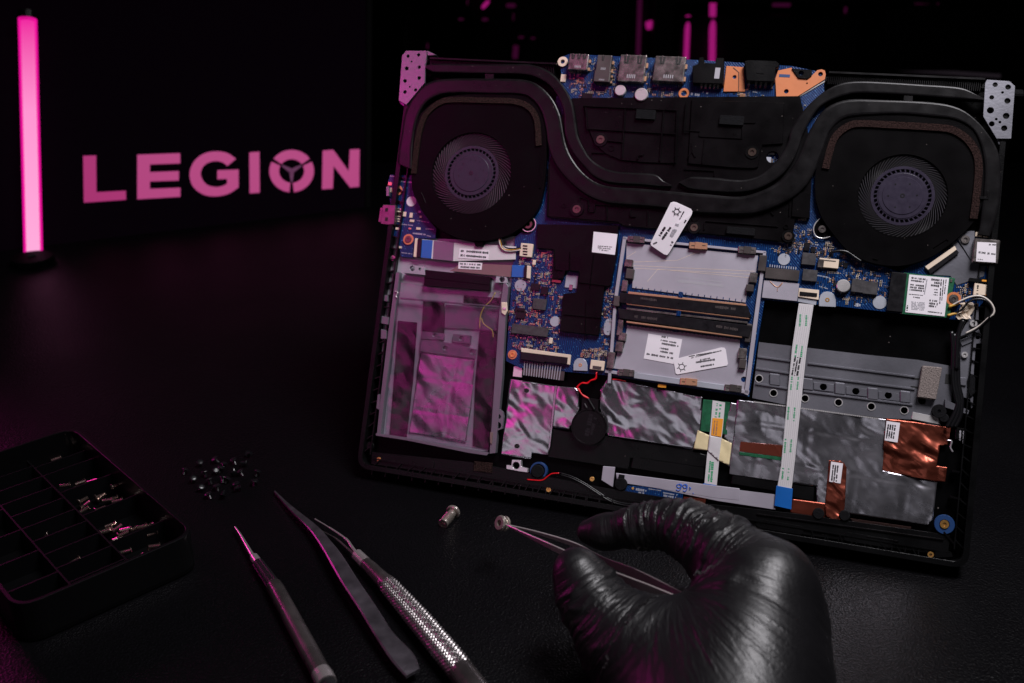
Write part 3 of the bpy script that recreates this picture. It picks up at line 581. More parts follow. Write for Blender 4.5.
s1 = prism('memory_slot', 'd4', [(112,14),(450,42),(838,88),(862,150),(855,160),(108,72)], BW, -1.6, CHIP, LT, bevel=.3)
s2 = prism('memory_slot', 'd4', [(100,104),(150,112),(868,204),(848,272),(110,162)], BW, -1.2, CHIP, LT, bevel=.3)
prism('contact_strip', 'd4', [(160,8),(832,80),(832,92),(160,22)], BW, -1.5, PIN, s1); prism('contact_strip', 'd4', [(150,74),(850,158),(850,166),(150,82)], BW, -1.9, PIN, s1)
prism('contact_strip', 'd4', [(150,100),(840,180),(840,192),(150,113)], BW, -1.1, PORTM, s2); prism('contact_strip', 'd4', [(150,176),(808,262),(808,272),(150,186)], BW, -1.4, PIN, s2)
teeth('d4', (185,5), (830,76), 24, 12, BW, -1.6, .35, GROOVE, s1, 'slot_teeth'); teeth('d4', (160,192), (800,272), 28, 14, BW, -3.9, .35, GROOVE, s2, 'slot_teeth')
teeth('c7', (188,548), (826,624), 18, 14, BW, -4.1, .4, PCB, s1, 'slot_teeth')
prism('slot_key', 'd4', [(448,8),(472,12),(468,46),(444,42)], BW, -1.3, PCB, s1); prism('slot_key', 'd4', [(436,118),(460,120),(456,150),(432,148)], BW, -.9, PCB, s2); prism('slot_key', 'd4', [(425,205),(448,208),(445,240),(410,236)], BW, -3.8, PCB, s2)
marks('d4', [(230,46,318,58,18), (655,95,770,108,18)], -1.58, DULL, s1); marks('d4', [(195,150,325,166,18), (660,205,780,225,18)], -1.18, DULL, s2)
def clip(c, pts, m=DULL):
    o = prism('slot_clip', c, pts, BW, -2.2, m, LT, bevel=.25); return o
for c, x, y, w_, h_ in (('c7',207,280,96,34), ('c7',560,316,104,36), ('c7',838,341,102,38), ('d4',148,470,92,38), ('d4',505,522,98,38), ('d4',758,558,98,38)):
    o = clip(c, [(x-w_/2,y-h_/2-3),(x+w_/2,y-h_/2+4),(x+w_/2-2,y+h_/2+4),(x-w_/2-2,y+h_/2-3)], PIN if abs(x-560) < 2 or abs(x-505) < 2 else PORTM)
    rect('clip_bridge', c, (x-w_*.18, y-h_*.6), (x+w_*.18, y+h_*.6), BW, -1.8, DULL if o.active_material.name != 'copper_pin' else PIN, o)
    for sx in (-1, 1): rect('clip_slot', c, (x+sx*w_*.3-w_*.09, y-3), (x+sx*w_*.3+w_*.09, y+3), -2.3, -2.1, GROOVE, o)
for c, a, b in (('c7',(142,392),(184,440)), ('c7',(150,445),(188,508)), ('c7',(128,510),(150,580)), ('c7',(855,468),(890,530)), ('c7',(832,535),(872,580)), ('c7',(908,368),(940,465)), ('d4',(105,165),(122,262)), ('d4',(108,240),(145,292)), ('d4',(92,292),(126,355)), ('d4',(48,350),(74,450)), ('d4',(80,30),(108,95)), ('d4',(790,328),(830,395)), ('d4',(794,390),(826,450)), ('d4',(835,190),(852,300))):
    rect('slot_latch', c, a, b, BW, -1.8, PORTM if random.random() < .5 else DULL, LT, bevel=.4)
# ---------------------------------------------------------------- module beside the memory bay
R_('antenna_module', 'c8', (147,382), (333,462), 2.6, DULL, parent=LT, bevel=.3); o = R_('module_plate', 'c8', (136,456), (325,576), 1.6, PLATEW, parent=LT)
cable('plate_mark', 'c8', [(170,462),(200,490),(225,492),(242,470),(215,500),(212,520)], -3.3, .18, PIN, o)
teeth('c8', (165,366), (325,382), 12, 14, BW, -4.0, .5, DISC, MBD, 'solder_pins')
# ---------------------------------------------------------------- stickers
def sticker(c, pts, w, rows=(), parent=LT, m=WHITE, label=None, ink=INK, rnd=0):
    o = prism('sticker', c, pts, w-.12, w, m, parent, bevel=0, rnd=rnd, label=label)
    if rows: marks(c, rows, w+.02, ink, o)
    return o
sticker('c6', [(685,85),(860,103),(840,255),(672,235)], -2.0, [(715,190,820,198,9), (715,203,805,212,9), (722,216,790,226,10)], label='small square white sticker on the black heatsink')
o = sticker('c7', [(402,72),(418,67),(435,70),(518,108),(526,122),(522,140),(392,352),(380,366),(362,362),(292,315),(285,303),(290,290)], .3, [(375,202,340,255,15), (402,210,355,275,17), (478,122,452,168,8), (300,305,322,295,10), (490,170,480,186,12), (412,290,402,310,14)], label='slanted white sticker bridging heatsink and memory bay')
def sunmark(c, x, y, r, w, parent, n=6, a0=0.0):
    u, v = U(*q(c, (x, y))[0], w*MM); k = PX(w)/CROP[c][2]; g = MB(); g.cyl(u, v, r*k, (w-.01)*MM, (w+.05)*MM, 20, r*k*.78)
    for i in range(n): a = a0 + i*2*math.pi/n; g.rbox(u + r*1.3*k*math.cos(a), v + r*1.3*k*math.sin(a), r*k*.6, r*k*.22, a, (w-.01)*MM, (w+.05)*MM)
    g.done('printed_symbol', INK, parent)
sunmark('c7', 437, 122, 17, .32, o); marks('c7', [(440,190,428,225,26),(425,225,405,260,26)], .33, GREYINK, o, 'smudged_print')
_v = [p.co.y for p in o.data.vertices]; _v0, _v1 = max(_v), min(_v)
for ob in [o, *o.children]:
    for p in ob.data.vertices: t_ = min(1, max(0, (_v0 - p.co.y)/(_v0 - _v1))); p.co.z -= .0032*max(0, t_-.22)**1.1 - .0002
pl1 = sticker('d4', [(275,248),(468,280),(440,425),(248,390)], -4.2, [(350,265,385,270,12), (345,285,430,300,11), (342,302,445,320,13), (340,330,385,338,12), (338,348,420,362,12), (258,362,412,388,13)], label='white sticker with rows of print on the lower memory bay')
pl2 = sticker('d4', [(428,392),(690,326),(708,328),(716,340),(728,420),(722,430),(440,480),(430,474),(420,410)], -4.0, [(545,412,650,396,13), (570,398,625,388,9), (572,436,642,424,12), (505,378,660,352,8), (515,388,690,345,6)], label='tilted round cornered sticker overlapping the printed one')
sunmark('d4', 465, 438, 18, -3.98, pl2, a0=.4)
# ---------------------------------------------------------------- right side: wireless card, brackets, cables
b1 = prism('steel_bracket', 'd1', [(600,168),(640,128),(712,130),(715,330),(684,306)], -5.5, -4.0, ALU, LT, holes=[(655,182,16)])
b2 = prism('steel_bracket', 'd1', [(560,200),(600,190),(690,310),(780,352),(770,412),(600,468),(560,410),(430,402),(600,270)], -6, -4.6, ALU, LT)
o = rect('port', 'd1', (712,174), (856,336), -5, .3, PORTM, LT, bevel=.5)
sticker('d1', [(728,198),(846,204),(842,326),(720,318)], .45, [(735,262,840,275,14), (730,305,760,308,6), (800,215,838,216,10)], parent=o)
R_('small_socket', 'd1', (718,136), (800,170), 1.8, CREAM, parent=MBD)
o = prism('ribbon_socket', 'd1', [(402,352),(588,222),(600,245),(425,375)], BW, -3.0, CREAM, LT); prism('socket_flap', 'd1', [(420,372),(600,246),(615,264),(435,398)], BW, -2.9, CHIP, o); prism('socket_flap', 'd1', [(515,245),(570,212),(580,222),(520,262)], BW, -3.4, CHIP, o)
R_('card_slot', 'c8', (862,408), (925,640), 3.4, CHIP, parent=LT, bevel=.3)
wc = prism('wireless_card', 'd1', [(272,388),(592,422),(572,520),(560,672),(250,645)], BW, -3.0, GREENPCB, LT)
st = prism('card_label', 'd1', [(306,400),(553,422),(525,660),(281,634)], -3.0, -2.7, WHITE, wc, bevel=0)
marks('d1', [(318,420,400,430,12),(316,436,396,446,12),(312,462,395,472,12),(310,478,392,487,12),(308,494,390,502,12),(442,430,490,436,14),(440,448,490,454,14),(440,466,486,472,14),(303,522,390,530,5),(330,540,368,545,8),(430,560,478,566,14),(428,578,476,584,14),(426,594,470,600,14),(455,492,480,495,8),(452,508,478,512,8),(452,524,478,528,8),(505,430,495,580,8),(520,430,508,560,6),(535,430,524,520,6),(420,630,490,638,8),(500,640,512,642,10),(295,590,292,620,10)], -2.65, INK, wc)
marks('d1', [(318+0,570+k*9,400,576+k*9,7) for k in range(6)] + [(416,430,400,520,8)], -2.65, GREYINK, wc)
for c, a, b in (('g4',(8,85),(22,108)), ('g4',(8,150),(20,160)), ('g4',(6,192),(18,205)), ('d1',(265,480),(275,500)), ('d1',(562,428),(572,450))): rect('card_component', c, a, b, -3, -2.6, PORTM, wc)
o = prism('wire_socket', 'd1', [(712,452),(790,465),(780,530),(702,528)], BW, -2.4, CREAM, LT); marks('d1', [(732,465,728,520,12)], -2.38, CHIP, o)
rect('black_socket', 'd1', (680,420), (812,455), -6, -2, PLASTIC, LT); R_('small_component', 'd1', (757,432), (785,446), 3.2, AMBER); R_('small_component', 'd1', (780,522), (806,536), 3.2, AMBER); R_('small_component', 'd1', (792,345), (822,362), 1.2, ORANGE)
sb = prism('side_bracket', 'g4', [(615,145),(672,140),(670,330),(690,372),(688,455),(650,458),(640,560),(630,690),(622,1000),(608,1010),(600,935),(530,910),(508,680),(512,600),(520,490),(505,430),(590,395),(510,390),(585,245),(620,215)], -7, -4.4, ALU, LT, holes=[(664,405,16)])
prism('bracket_fin', 'g4', [(505,432),(590,394),(622,438),(530,478)], -5, -3.6, ALU, sb); prism('bracket_fin', 'g5', [(472,60),(570,68),(565,135),(470,120)], -5, -3.4, ALU, sb); prism('bracket_arm', 'g5', [(385,250),(590,345),(580,378),(385,318)], -6, -3.4, ALU, sb, holes=[(568,352,10)])
prism('rubber_bumper', 'g5', [(590,40),(630,35),(645,70),(640,200),(600,240),(580,190),(575,90)], -6, -3.0, PADM, LT, bevel=.6)
crumple = MB()
rng = random.Random(3); nx, ny = 7, 6
for i in range(nx+1):
    for j in range(ny+1):
        x = 500 + (620-500)*i/nx + rng.uniform(-8, 8); y = 110 + (245-110)*j/ny + rng.uniform(-8, 8); w = -3.2 + rng.uniform(-.7, .9); crumple.v.append((*U(*q('g4', (x+20*math.sin(j), y))[0], w*MM), w*MM))
for i in range(nx):
    for j in range(ny): a = i*(ny+1)+j; crumple.f += [(a, a+1, a+ny+2), (a, a+ny+2, a+ny+1)]; crumple.m += [0, 0]
co = crumple.done('crumpled_tape', CREAM, LT); sm = co.modifiers.new('s', 'SOLIDIFY'); sm.thickness = .0002
cable('antenna_cable', 'g4', [(425,140),(470,118),(520,92),(590,62),(660,50),(720,65),(775,110),(802,165),(795,205),(765,230),(700,290),(640,330),(560,370)], [-2.5,-1.5,-.5,0,.4,.6,.6,.4,.2,0,-1,-2,-3], .55, WHITEW)
cable('antenna_cable', 'g4', [(405,215),(470,196),(530,165),(580,105),(650,78),(720,85),(765,120),(788,170),(768,225),(700,298),(640,345),(560,385),(500,430),(480,600),(470,760)], [-2.5,-1.8,-1,0,.2,.4,.4,.2,0,-.6,-1,-1.6,-2.4,-3.4,-3.4], .6, BLACKW)
cable('coax_end', 'g4', [(418,145),(500,112)], -1.9, .8, YELW); cable('coax_end', 'g4', [(408,218),(480,198)], -1.9, .8, YELW)
for dx in (0, 22, 45): cable('black_cable', 'g5', [(440+dx,-330+dx),(452+dx*.9,-180),(450+dx,0),(455+dx,120),(480+dx,240),(490+dx*.8,300),(450+dx*1.4,400),(400+dx*1.5,490)], -3.6, 1.25, BLACKW)
cable('black_cable', 'g4', [(540,260),(510,330),(490,420),(485,520),(480,683)], -3.2, 1.4, BLACKW)
disc('rubber_grommet', 'g5', 335, 350, 55, -7, -3.6, PADM, bevel=.6, hole=12); disc('rubber_grommet', 'g5', 375, 410, 40, -7, -3.8, PADM, bevel=.6)
cp_ = rect('cable_plug', 'g5', (478,490), (560,600), -7, -3.6, PLASTIC, LT)
marks('g5', [(515,515,510,620,14), (545,520,540,625,14)], -3.55, GREYINK, cp_, 'plug_contacts')
cable('bare_wire', 'g5', [(400,600),(440,610),(430,660),(450,700)], -3.2, .5, LATCH); cable('bare_wire', 'g5', [(430,490),(445,470),(465,450)], -3.2, .6, LATCH)
# ---------------------------------------------------------------- battery bay metal
bb = prism('support_plate', 'd5', [(75,205),(270,228),(500,255),(700,275),(835,300),(832,440),(785,470),(785,540),(680,510),(570,505),(400,484),(232,462),(48,425),(60,330)], -8.5, -6.2, ALU, LT, bevel=.3, holes=[(75,349,13),(328,382,13),(456,399,13),(584,415,13),(132,406,14),(256,427,15),(388,443,15),(517,459,15),(647,474,15),(717,436,14)])
def facet(name, c, segs, w0, w1, wd, m, parent):
    g = MB()
    for a, b in segs:
        a, b = U(*q(c, a)[0], w1*MM), U(*q(c, b)[0], w1*MM); g.rbox((a[0]+b[0])/2, (a[1]+b[1])/2, math.dist(a, b), wd*MM, math.atan2(b[1]-a[1], b[0]-a[0]), w0*MM, w1*MM)
    return g.done(name, m, parent, .12*MM)
facet('pressed_ridge', 'd5', [((70,262),(200,280)), ((268,288),(690,342)), ((62,308),(195,328)), ((255,336),(690,390)), ((60,368),(190,388)), ((250,398),(680,452))], -6.4, -5.3, 1.1, ALU, bb)
for x, y in ((138,352),(268,370),(395,387),(524,408),(652,420)): prism('raised_tab', 'd5', [(x-22,y-25),(x+20,y-20),(x+20,y+27),(x-22,y+22)], -6.3, -5.0, ALU, bb, bevel=.5)
prism('pressed_step', 'd5', [(290,362),(370,372),(370,402),(290,392)], -6.3, -5.6, ALU, bb, bevel=.3, holes=[(328,382,13)]); prism('pressed_step', 'd5', [(418,380),(500,390),(500,420),(418,410)], -6.3, -5.6, ALU, bb, bevel=.3, holes=[(456,399,13)]); prism('pressed_step', 'd5', [(547,398),(628,408),(628,438),(547,428)], -6.3, -5.6, ALU, bb, bevel=.3, holes=[(584,415,13)])
for _x, _y in ((75,349),(132,406),(256,427),(388,443),(517,459),(647,474)): disc('hole_rim', 'd5', _x, _y, 16, -6.3, -5.9, SILVER, bb, hole=12.5, bevel=.1)
prism('slit', 'd5', [(676,344),(715,348),(715,356),(676,352)], -6.3, -6.1, GROOVE, bb); prism('slit', 'd5', [(672,377),(712,382),(712,390),(672,385)], -6.3, -6.1, GROOVE, bb); prism('slit', 'd5', [(810,330),(835,332),(832,372),(806,370)], -6.3, -6.1, GROOVE, bb)
prism('shiny_foil', 'd5', [(680,480),(780,500),(790,530),(675,508)], -6.2, -5.6, SILVER, LT)
prism('foam_block', 'd5', [(718,297),(797,305),(772,433),(698,423)], -6.2, -2.0, SPONGE, LT, bevel=.5)
teeth('d5', (55,438), (560,506), 60, 5, -7, -5.9, 1.6, SILVER, bb, 'serrated_edge')
# ---------------------------------------------------------------- foils under the palm rest
def sheet(name, c, outline, w, m, amp=.5, holes=(), label=None, seed=0, step=1.1, parent=LT, freq=1.0):
    P = UP(q(c, *outline), w); n = len(P); rng = random.Random(seed); ph = [rng.uniform(0, 6.28) for _ in range(8)]
    bm = bmesh.new(); us = [p[0] for p in P]; vs = [p[1] for p in P]; st_ = step*MM
    H = [(*U(*q(c, (h[0], h[1]))[0], w*MM), h[2]/CROP[c][2]*PX(w)) for h in holes]
    # grid clipped to the outline
    f0 = bm.faces.new([bm.verts.new((x, y, 0)) for x, y in P])
    bm.normal_update()
    if f0.normal.z < 0: f0.normal_flip()
    for ax, lo, hi in ((0, min(us), max(us)), (1, min(vs), max(vs))):
        k = lo + st_
        while k < hi:
            nrm = (1, 0, 0) if ax == 0 else (0, 1, 0); bmesh.ops.bisect_plane(bm, geom=bm.verts[:] + bm.edges[:] + bm.faces[:], plane_co=(k, 0, 0) if ax == 0 else (0, k, 0), plane_no=nrm, dist=1e-7); k += st_
    bmesh.ops.dissolve_limit(bm, angle_limit=.001, verts=[], edges=[]) if 0 else None
    hs = {}
    def hh(i_, j_, k_):
        key = (i_, j_, k_)
        if key not in hs: hs[key] = random.Random(hash((i_*7919 + j_*104729 + k_*1299709 + seed*31)) & 0xffffffff).uniform(-1, 1)
        return hs[key]
    def crum(x, y, cell, k_):
        x += .22*cell*math.sin(y/cell*1.9 + ph[k_]); y += .22*cell*math.sin(x/cell*1.7 + ph[k_+1]); x += y*.35
        i_, j_ = math.floor(x/cell), math.floor(y/cell); fu, fv = x/cell - i_, y/cell - j_
        if fu + fv < 1: return hh(i_, j_, k_)*(1-fu-fv) + hh(i_+1, j_, k_)*fu + hh(i_, j_+1, k_)*fv
        return hh(i_+1, j_+1, k_)*(fu+fv-1) + hh(i_+1, j_, k_)*(1-fv) + hh(i_, j_+1, k_)*(1-fu)
    c_ = .0135/freq
    for v in bm.verts:
        z = crum(v.co.x, v.co.y, c_, 0) + .42*crum(v.co.x, v.co.y, c_*.47, 2) + .14*crum(v.co.x, v.co.y, c_*.22, 4)
        v.co.z = w*MM + z*amp*c_*.11
    o_me = bpy.data.meshes.new(name); bm.to_mesh(o_me); bm.free(); o_me.materials.append(m)
    o_me.polygons.foreach_set('use_smooth', [True]*len(o_me.polygons)); o = bpy.data.objects.new(name, o_me); COL.objects.link(o); o.parent = parent
    sd = o.modifiers.new('s', 'SOLIDIFY'); sd.thickness = .00012
    if label: o['label'] = label
    for hx, hy, r in H: MB().cyl(hx, hy, r, w*MM, w*MM+.0009, 20).done('hole', GROOVE, o)
    return o
sheet('foil_shield', 'd8', [(240,28),(700,92),(690,250),(860,286),(846,402),(832,418),(580,382),(487,355),(485,300),(215,260)], -6.3, FOILG, .45, label='large creased silver foil shield right of the flat cables', seed=1)
sheet('foil_shield', 'd7', [(345,45),(420,55),(830,140),(822,305),(780,405),(345,335),(318,260),(305,190),(310,100)], -6.3, FOILM, .6, label='wavy silver foil shield between speaker and short flat cable', seed=2)
sheet('foil_shield', 'd6', [(745,88),(955,120),(940,280),(920,440),(845,432),(838,460),(702,440),(720,280)], -6.2, FOILM, .55, holes=[(820,142,11),(775,400,11)], label='magenta lit foil plate with two holes', seed=3)
sheet('foil_shield', 'd7', [(78,82),(180,90),(197,105),(200,200),(150,305),(62,293)], -6.2, FOILM, .55, seed=4)
prism('foil_fold', 'd6', [(950,118),(963,120),(930,400),(918,440)], -6.2, -5.2, FOILM, LT)
sheet('mylar_sheet', 'd7', [(55,300),(345,340),(780,408),(860,440),(845,500),(465,450),(450,510),(300,490),(40,450)], -7.0, PLASTIC, .15, seed=5)
prism('black_tray_recess', 'd7', [(475,445),(842,500),(838,560),(465,500)], -9, -6.6, PLASTIC, LT, bevel=.4); prism('black_tray_recess', 'd8', [(225,262),(370,285),(368,315),(220,290)], -9, -6.4, PLASTIC, LT, bevel=.4); prism('black_tray_recess', 'd8', [(412,292),(480,302),(476,345),(408,333)], -9, -6.4, PLASTIC, LT, bevel=.4)
prism('copper_patch', 'd8', [(250,160),(382,172),(380,208),(246,190)], -6.3, -5.3, COPPER, LT); prism('green_strip', 'd8', [(246,192),(380,208),(378,220),(246,202)], -6.3, -5.35, GREENPCB, LT)
ct = sheet('copper_tape', 'd8', [(700,88),(780,98),(905,118),(893,170),(868,172),(858,235),(890,240),(885,284),(860,285),(690,250),(683,235),(690,215)], -5.4, COPPER, 1.5, seed=6, step=.9, freq=1.6, label='wide crumpled copper tape at the right of the foil')
prism('sticker', 'd8', [(703,96),(745,102),(737,163),(697,156)], -5.2, -4.7, WHITE, ct, bevel=0); marks('d8', [(709,106,703,148,5),(716,107,710,149,5),(723,108,717,150,5),(730,109,724,151,5)], -4.66, INK, ct)
ct = sheet('copper_tape', 'd8', [(525,218),(560,220),(580,232),(573,365),(560,408),(535,402),(515,392),(512,350)], -5.2, COPPER, 1.3, seed=7, step=.9, freq=1.6, label='narrow upright copper tape strip')
prism('sticker', 'd8', [(531,222),(568,228),(560,290),(525,284)], -5.2, -4.7, WHITE, ct, bevel=0); marks('d8', [(538,232,533,280,5),(545,233,540,281,5),(552,234,547,282,5)], -4.66, INK, ct)
sheet('copper_tape', 'd8', [(410,338),(515,352),(512,400),(404,380)], -5.6, COPPER, .4, seed=8, label='flat copper strip beside the blue cable end')
# drive bay ------------------------------------------------------------
prism('metal_deck', 'p', [(388,236),(430,238),(470,240),(516,236),(515,262),(509,300),(505,345),(500,380),(488,452),(378,436),(384,300),(388,262)], -9, -7.4, PLATEW, LT)
rl = prism('bay_rail', 'd2', [(205,68),(227,68),(212,190),(175,530),(140,790),(118,1000),(95,1000),(115,780),(160,400),(190,180)], -7.4, -2.6, ALU, LT, bevel=.3)
prism('bay_rail', 'd2', [(815,128),(832,130),(845,150),(830,300),(810,660),(770,1100),(735,1105),(765,665),(790,300)], -7.4, -2.6, ALU, LT, bevel=.3)
prism('bay_rail', 'g3', [(5,432),(45,436),(200,460),(640,540),(780,566),(762,584),(640,566),(200,478),(5,448)], -7.4, -2.2, ALU, LT, bevel=.3)
prism('bay_rail', 'd2', [(228,212),(800,262),(798,272),(228,222)], -5.0, -3.6, ALU, LT, bevel=.2)
o = prism('corner_tab', 'd2', [(245,72),(275,32),(295,28),(365,40),(370,85),(320,80)], -6, -3, PLATEW, LT, holes=[(297,47,18),(340,52,10)])
prism('corner_tab', 'd2', [(775,92),(832,98),(838,130),(770,128)], -6, -3, PLATEW, LT, holes=[(808,110,18)])
prism('corner_tab', 'g3', [(810,255),(845,262),(872,285),(878,320),(868,400),(840,412),(800,400)], -6, -3, ALU, LT, holes=[(843,318,18),(840,378,24)])
for c, pts in (('d2',[(120,195),(160,200),(158,238),(122,232)]), ('d2',[(110,315),(165,325),(160,370),(118,362)]), ('c5',[(112,485),(132,485),(128,520),(112,518)]), ('g3',[(18,165),(36,165),(30,275),(8,265)]), ('d2',[(118,392),(152,398),(150,452),(116,450)])):
    prism('side_hook', c, pts, -8, -2.8, ALU, LT, bevel=.4)
prism('bay_connector', 'd2', [(370,55),(560,75),(742,98),(738,175),(560,160),(362,145)], -7.4, -3.6, PLASTIC, LT, bevel=.4); facet('connector_groove', 'd2', [((370,98),(738,138))], -3.8, -3.3, 1.0, PLASTIC, LT)
prism('dark_liner', 'd2', [(215,345),(325,355),(300,700),(262,1035),(165,1020),(190,700)], -7.4, -6.6, PLASTIC, LT); prism('dark_liner', 'd2', [(680,400),(780,410),(762,690),(740,1080),(640,1060),(655,690)], -7.4, -6.6, PLASTIC, LT); prism('dark_liner', 'd2', [(360,228),(480,240),(478,420),(350,405)], -7.4, -6.5, PLASTIC, LT)
prism('dark_liner', 'd2', [(590,200),(800,215),(798,268),(588,250)], -7.4, -6.5, PLASTIC, LT)
bp2 = prism('pressed_plate', 'd2', [(345,452),(500,470),(662,508),(655,562),(340,520)], -7.4, -5.8, ALU, LT, holes=[(484,502,15),(637,523,15)]); prism('pressed_plate', 'd2', [(486,252),(800,275),(790,402),(480,385)], -7.4, -6.4, ALU, LT); prism('pressed_plate', 'd2', [(530,420),(632,430),(628,478),(526,468)], -7.4, -5.6, ALU, LT, holes=[(576,446,14)]); prism('pressed_plate', 'd2', [(352,405),(480,418),(478,455),(348,450)], -7.4, -6, ALU, LT, holes=[(424,427,12)])
sheet('foil_shield', 'd2', [(340,530),(655,570),(650,620),(632,850),(612,960),(605,1037),(280,980),(300,850)], -6.6, FOILG, .35, label='quilted foil floor of the drive bay', seed=9)
cable('yellow_mark', 'd2', [(770,185),(745,230),(705,270),(685,320),(680,390)], -4.0, .35, YELLOWMARK); cable('yellow_mark', 'd2', [(690,330),(705,365),(750,400),(758,440)], -4.0, .3, YELLOWMARK)
fm = sheet('clear_film', 'd2', [(225,125),(500,165),(805,185),(800,400),(775,700),(730,1085),(620,1070),(140,1000),(165,700),(205,300)], -3.2, FILM, .35, seed=10)
sd = prism('rail_rivet', 'd2', [(803,240),(835,240),(838,290),(825,315),(805,300)], -3, -1.8, CREAM, LT); rect('rivet_head', 'd2', (812,268), (830,284), -1.8, -1.4, SILVER, sd)
prism('rail_rivet', 'g3', [(785,425),(805,425),(798,510),(785,500)], -4, -2.0, BROWNFFC, LT); cable('wire_spring', 'd2', [(198,178),(215,185),(205,205),(212,215)], -2.2, .4, SILVER)
prism('foam_block', 'd6', [(575,470),(662,478),(660,525),(572,515)], -4.2, -3.4, FOAM, LT)
# left ribbon cables -----------------------------------------------------
fb = prism('ribbon_cable', 'c5', [(285,368),(350,374),(435,383),(725,402),(722,462),(432,470),(340,460),(280,454)], -4.6, -3.9, FFC, LT, label='short wide white flat cable with blue end')
prism('blue_end', 'c5', [(285,370),(338,373),(331,458),(280,453)], -3.9, -3.7, BLUETAB, fb); prism('foil_wrap', 'c5', [(343,374),(437,383),(432,470),(338,461)], -3.9, -3.6, ALU, fb)
prism('cable_sticker', 'c5', [(462,410),(600,420),(595,464),(456,455)], -3.9, -3.7, WHITE, fb, bevel=0); marks('c5', [(468,422,590,431,12), (466,442,585,452,12)], -3.66, INK, fb)
fb = prism('ribbon_cable', 'c5', [(430,508),(470,478),(560,482),(705,488),(700,544),(560,530),(415,515)], -5.4, -4.6, BROWNFFC, LT, label='brown flat cable with blue end')
prism('blue_end', 'c5', [(706,488),(765,490),(762,546),(703,544)], -4.6, -4.3, BLUETAB, fb); prism('cable_sticker', 'c5', [(458,472),(568,478),(564,510),(456,505)], -4.6, -4.4, WHITE, fb, bevel=0); marks('c5', [(464,482,560,487,9), (462,496,556,501,9)], -4.36, INK, fb)
cable('fan_wire', 'c5', [(640,350),(655,385),(662,412),(700,418),(745,412)], [-2,-2.6,-3,-3,-3], .45, YELW); cable('fan_wire', 'c5', [(652,352),(662,385),(675,405),(705,412),(748,408)], [-2,-2.2,-2.6,-2.8,-2.8], .45, BLACKW); cable('fan_wire', 'c5', [(646,350),(650,392),(668,418),(700,424),(745,418)], [-2,-2.6,-3,-3.1,-3], .4, WHITEW)
cable('fan_wire', 'c8', [(512,322),(520,300),(560,290),(610,296),(660,330),(690,350)], [-2.8,-2,-1.8,-1.8,-1.6,-1.6], .8, BLACKW)
# left port
PORTD = mat('dark_port_metal', (.13,.10,.11), .3, .8, var=.3, vscale=250)
mp_ = prism('port', 'c5', [(105,206),(166,208),(160,300),(130,302),(95,298)], -5, -.6, PORTD, LT, bevel=.4); rect('port_lip', 'c5', (95,220), (106,290), -4.6, -1.0, PORTD, mp_); rect('port_slot', 'c5', (118,222), (128,240), -.62, -.5, GROOVE, mp_); rect('port_slot', 'c5', (118,266), (128,284), -.62, -.5, GROOVE, mp_)
prism('side_button', 'c5', [(122,122),(134,122),(134,168),(122,168)], -5, -2, ALU, LT)
teeth('c5', (182,225), (182,226), 1, 8, BW, -4.5, 2.6, PORTM, IOB, 'solder_pins')
for k in range(6): rect('solder_pad', 'c5', (175,224+k*11.5), (190,231+k*11.5), BW, -4.6, CREAM, IOB, bevel=0)
for a, b in (((132,102),(146,118)), ((134,128),(146,150)), ((168,222),(172,236)), ((182,196),(194,202)), ((132,312),(148,324)), ((166,312),(180,324)), ((202,240),(212,262)), ((232,244),(242,268)), ((232,276),(250,288)), ((262,312),(280,324)), ((270,235),(280,245)), ((278,258),(286,268)), ((226,314),(236,322)), ((182,400),(192,410))): rect('small_component', 'c5', a, b, BW, -4.4, random.choice([CREAM, PIN, DISC, CHIP]), IOB, bevel=0)
marks('c5', [(165,97,238,104,10), (190,298,245,304,6), (262,280,320,290,5), (245,340,300,346,10), (305,320,340,322,5), (192,430,240,436,6), (310,350,330,356,6), (140,75,185,78,6)], BW+.05, DISC, IOB)
# bottom edge ribbon sockets and cables ----------------------------------
rbk = prism('ribbon_cable', 'd3', [(150,385),(418,420),(405,515),(372,512),(260,490),(143,478)], -6.2, -5.0, DULL, LT, label='grey striped ribbon under the wide socket')
g = MB()
for i in range(15): a = U(*q('d3', (158+i*16.5, 392+i*2.2))[0], -.0049); b = U(*q('d3', (152+i*16, 480+i*2.2))[0], -.0049); g.rbox((a[0]+b[0])/2, (a[1]+b[1])/2, math.dist(a, b), .0005, math.atan2(b[1]-a[1], b[0]-a[0]), -.0051, -.0047)
g.done('ribbon_conductors', PLATEW, rbk); prism('pink_tab', 'd3', [(88,420),(142,428),(140,495),(80,488)], -7, -6, SILVER, LT)
def ffc(pts, c, w, ptsblue, marks_, label):
    o = prism('ribbon_cable', c, pts, w-.25, w, FFC, LT, bevel=0, label=label); prism('blue_end', c, ptsblue, w-.05, w+.25, BLUETAB, o); 
    marks(c, marks_, w+.02, GREENINK, o, 'green_print', ch=.8); return o
lf = ffc([(232,52),(290,58),(262,240),(240,450),(214,690),(200,810),(143,800),(162,690),(185,440),(205,230)], 'd5', -4.0, [(143,770),(208,782),(202,865),(135,850)], [(238,95,235,140,8),(262,98,259,145,8),(224,215,218,260,8),(245,220,240,262,8),(205,340,200,390,8),(230,342,225,392,8),(192,460,188,510,8),(216,462,212,515,8),(180,585,176,635,8),(203,588,199,635,8),(170,700,166,745,8),(192,702,188,748,8)], 'long white flat cable with green print running down to the front edge')
marks('d5', [(218,262,205,335,8),(228,264,215,336,6),(238,266,225,336,8)], -3.96, INK, lf)
g = MB()
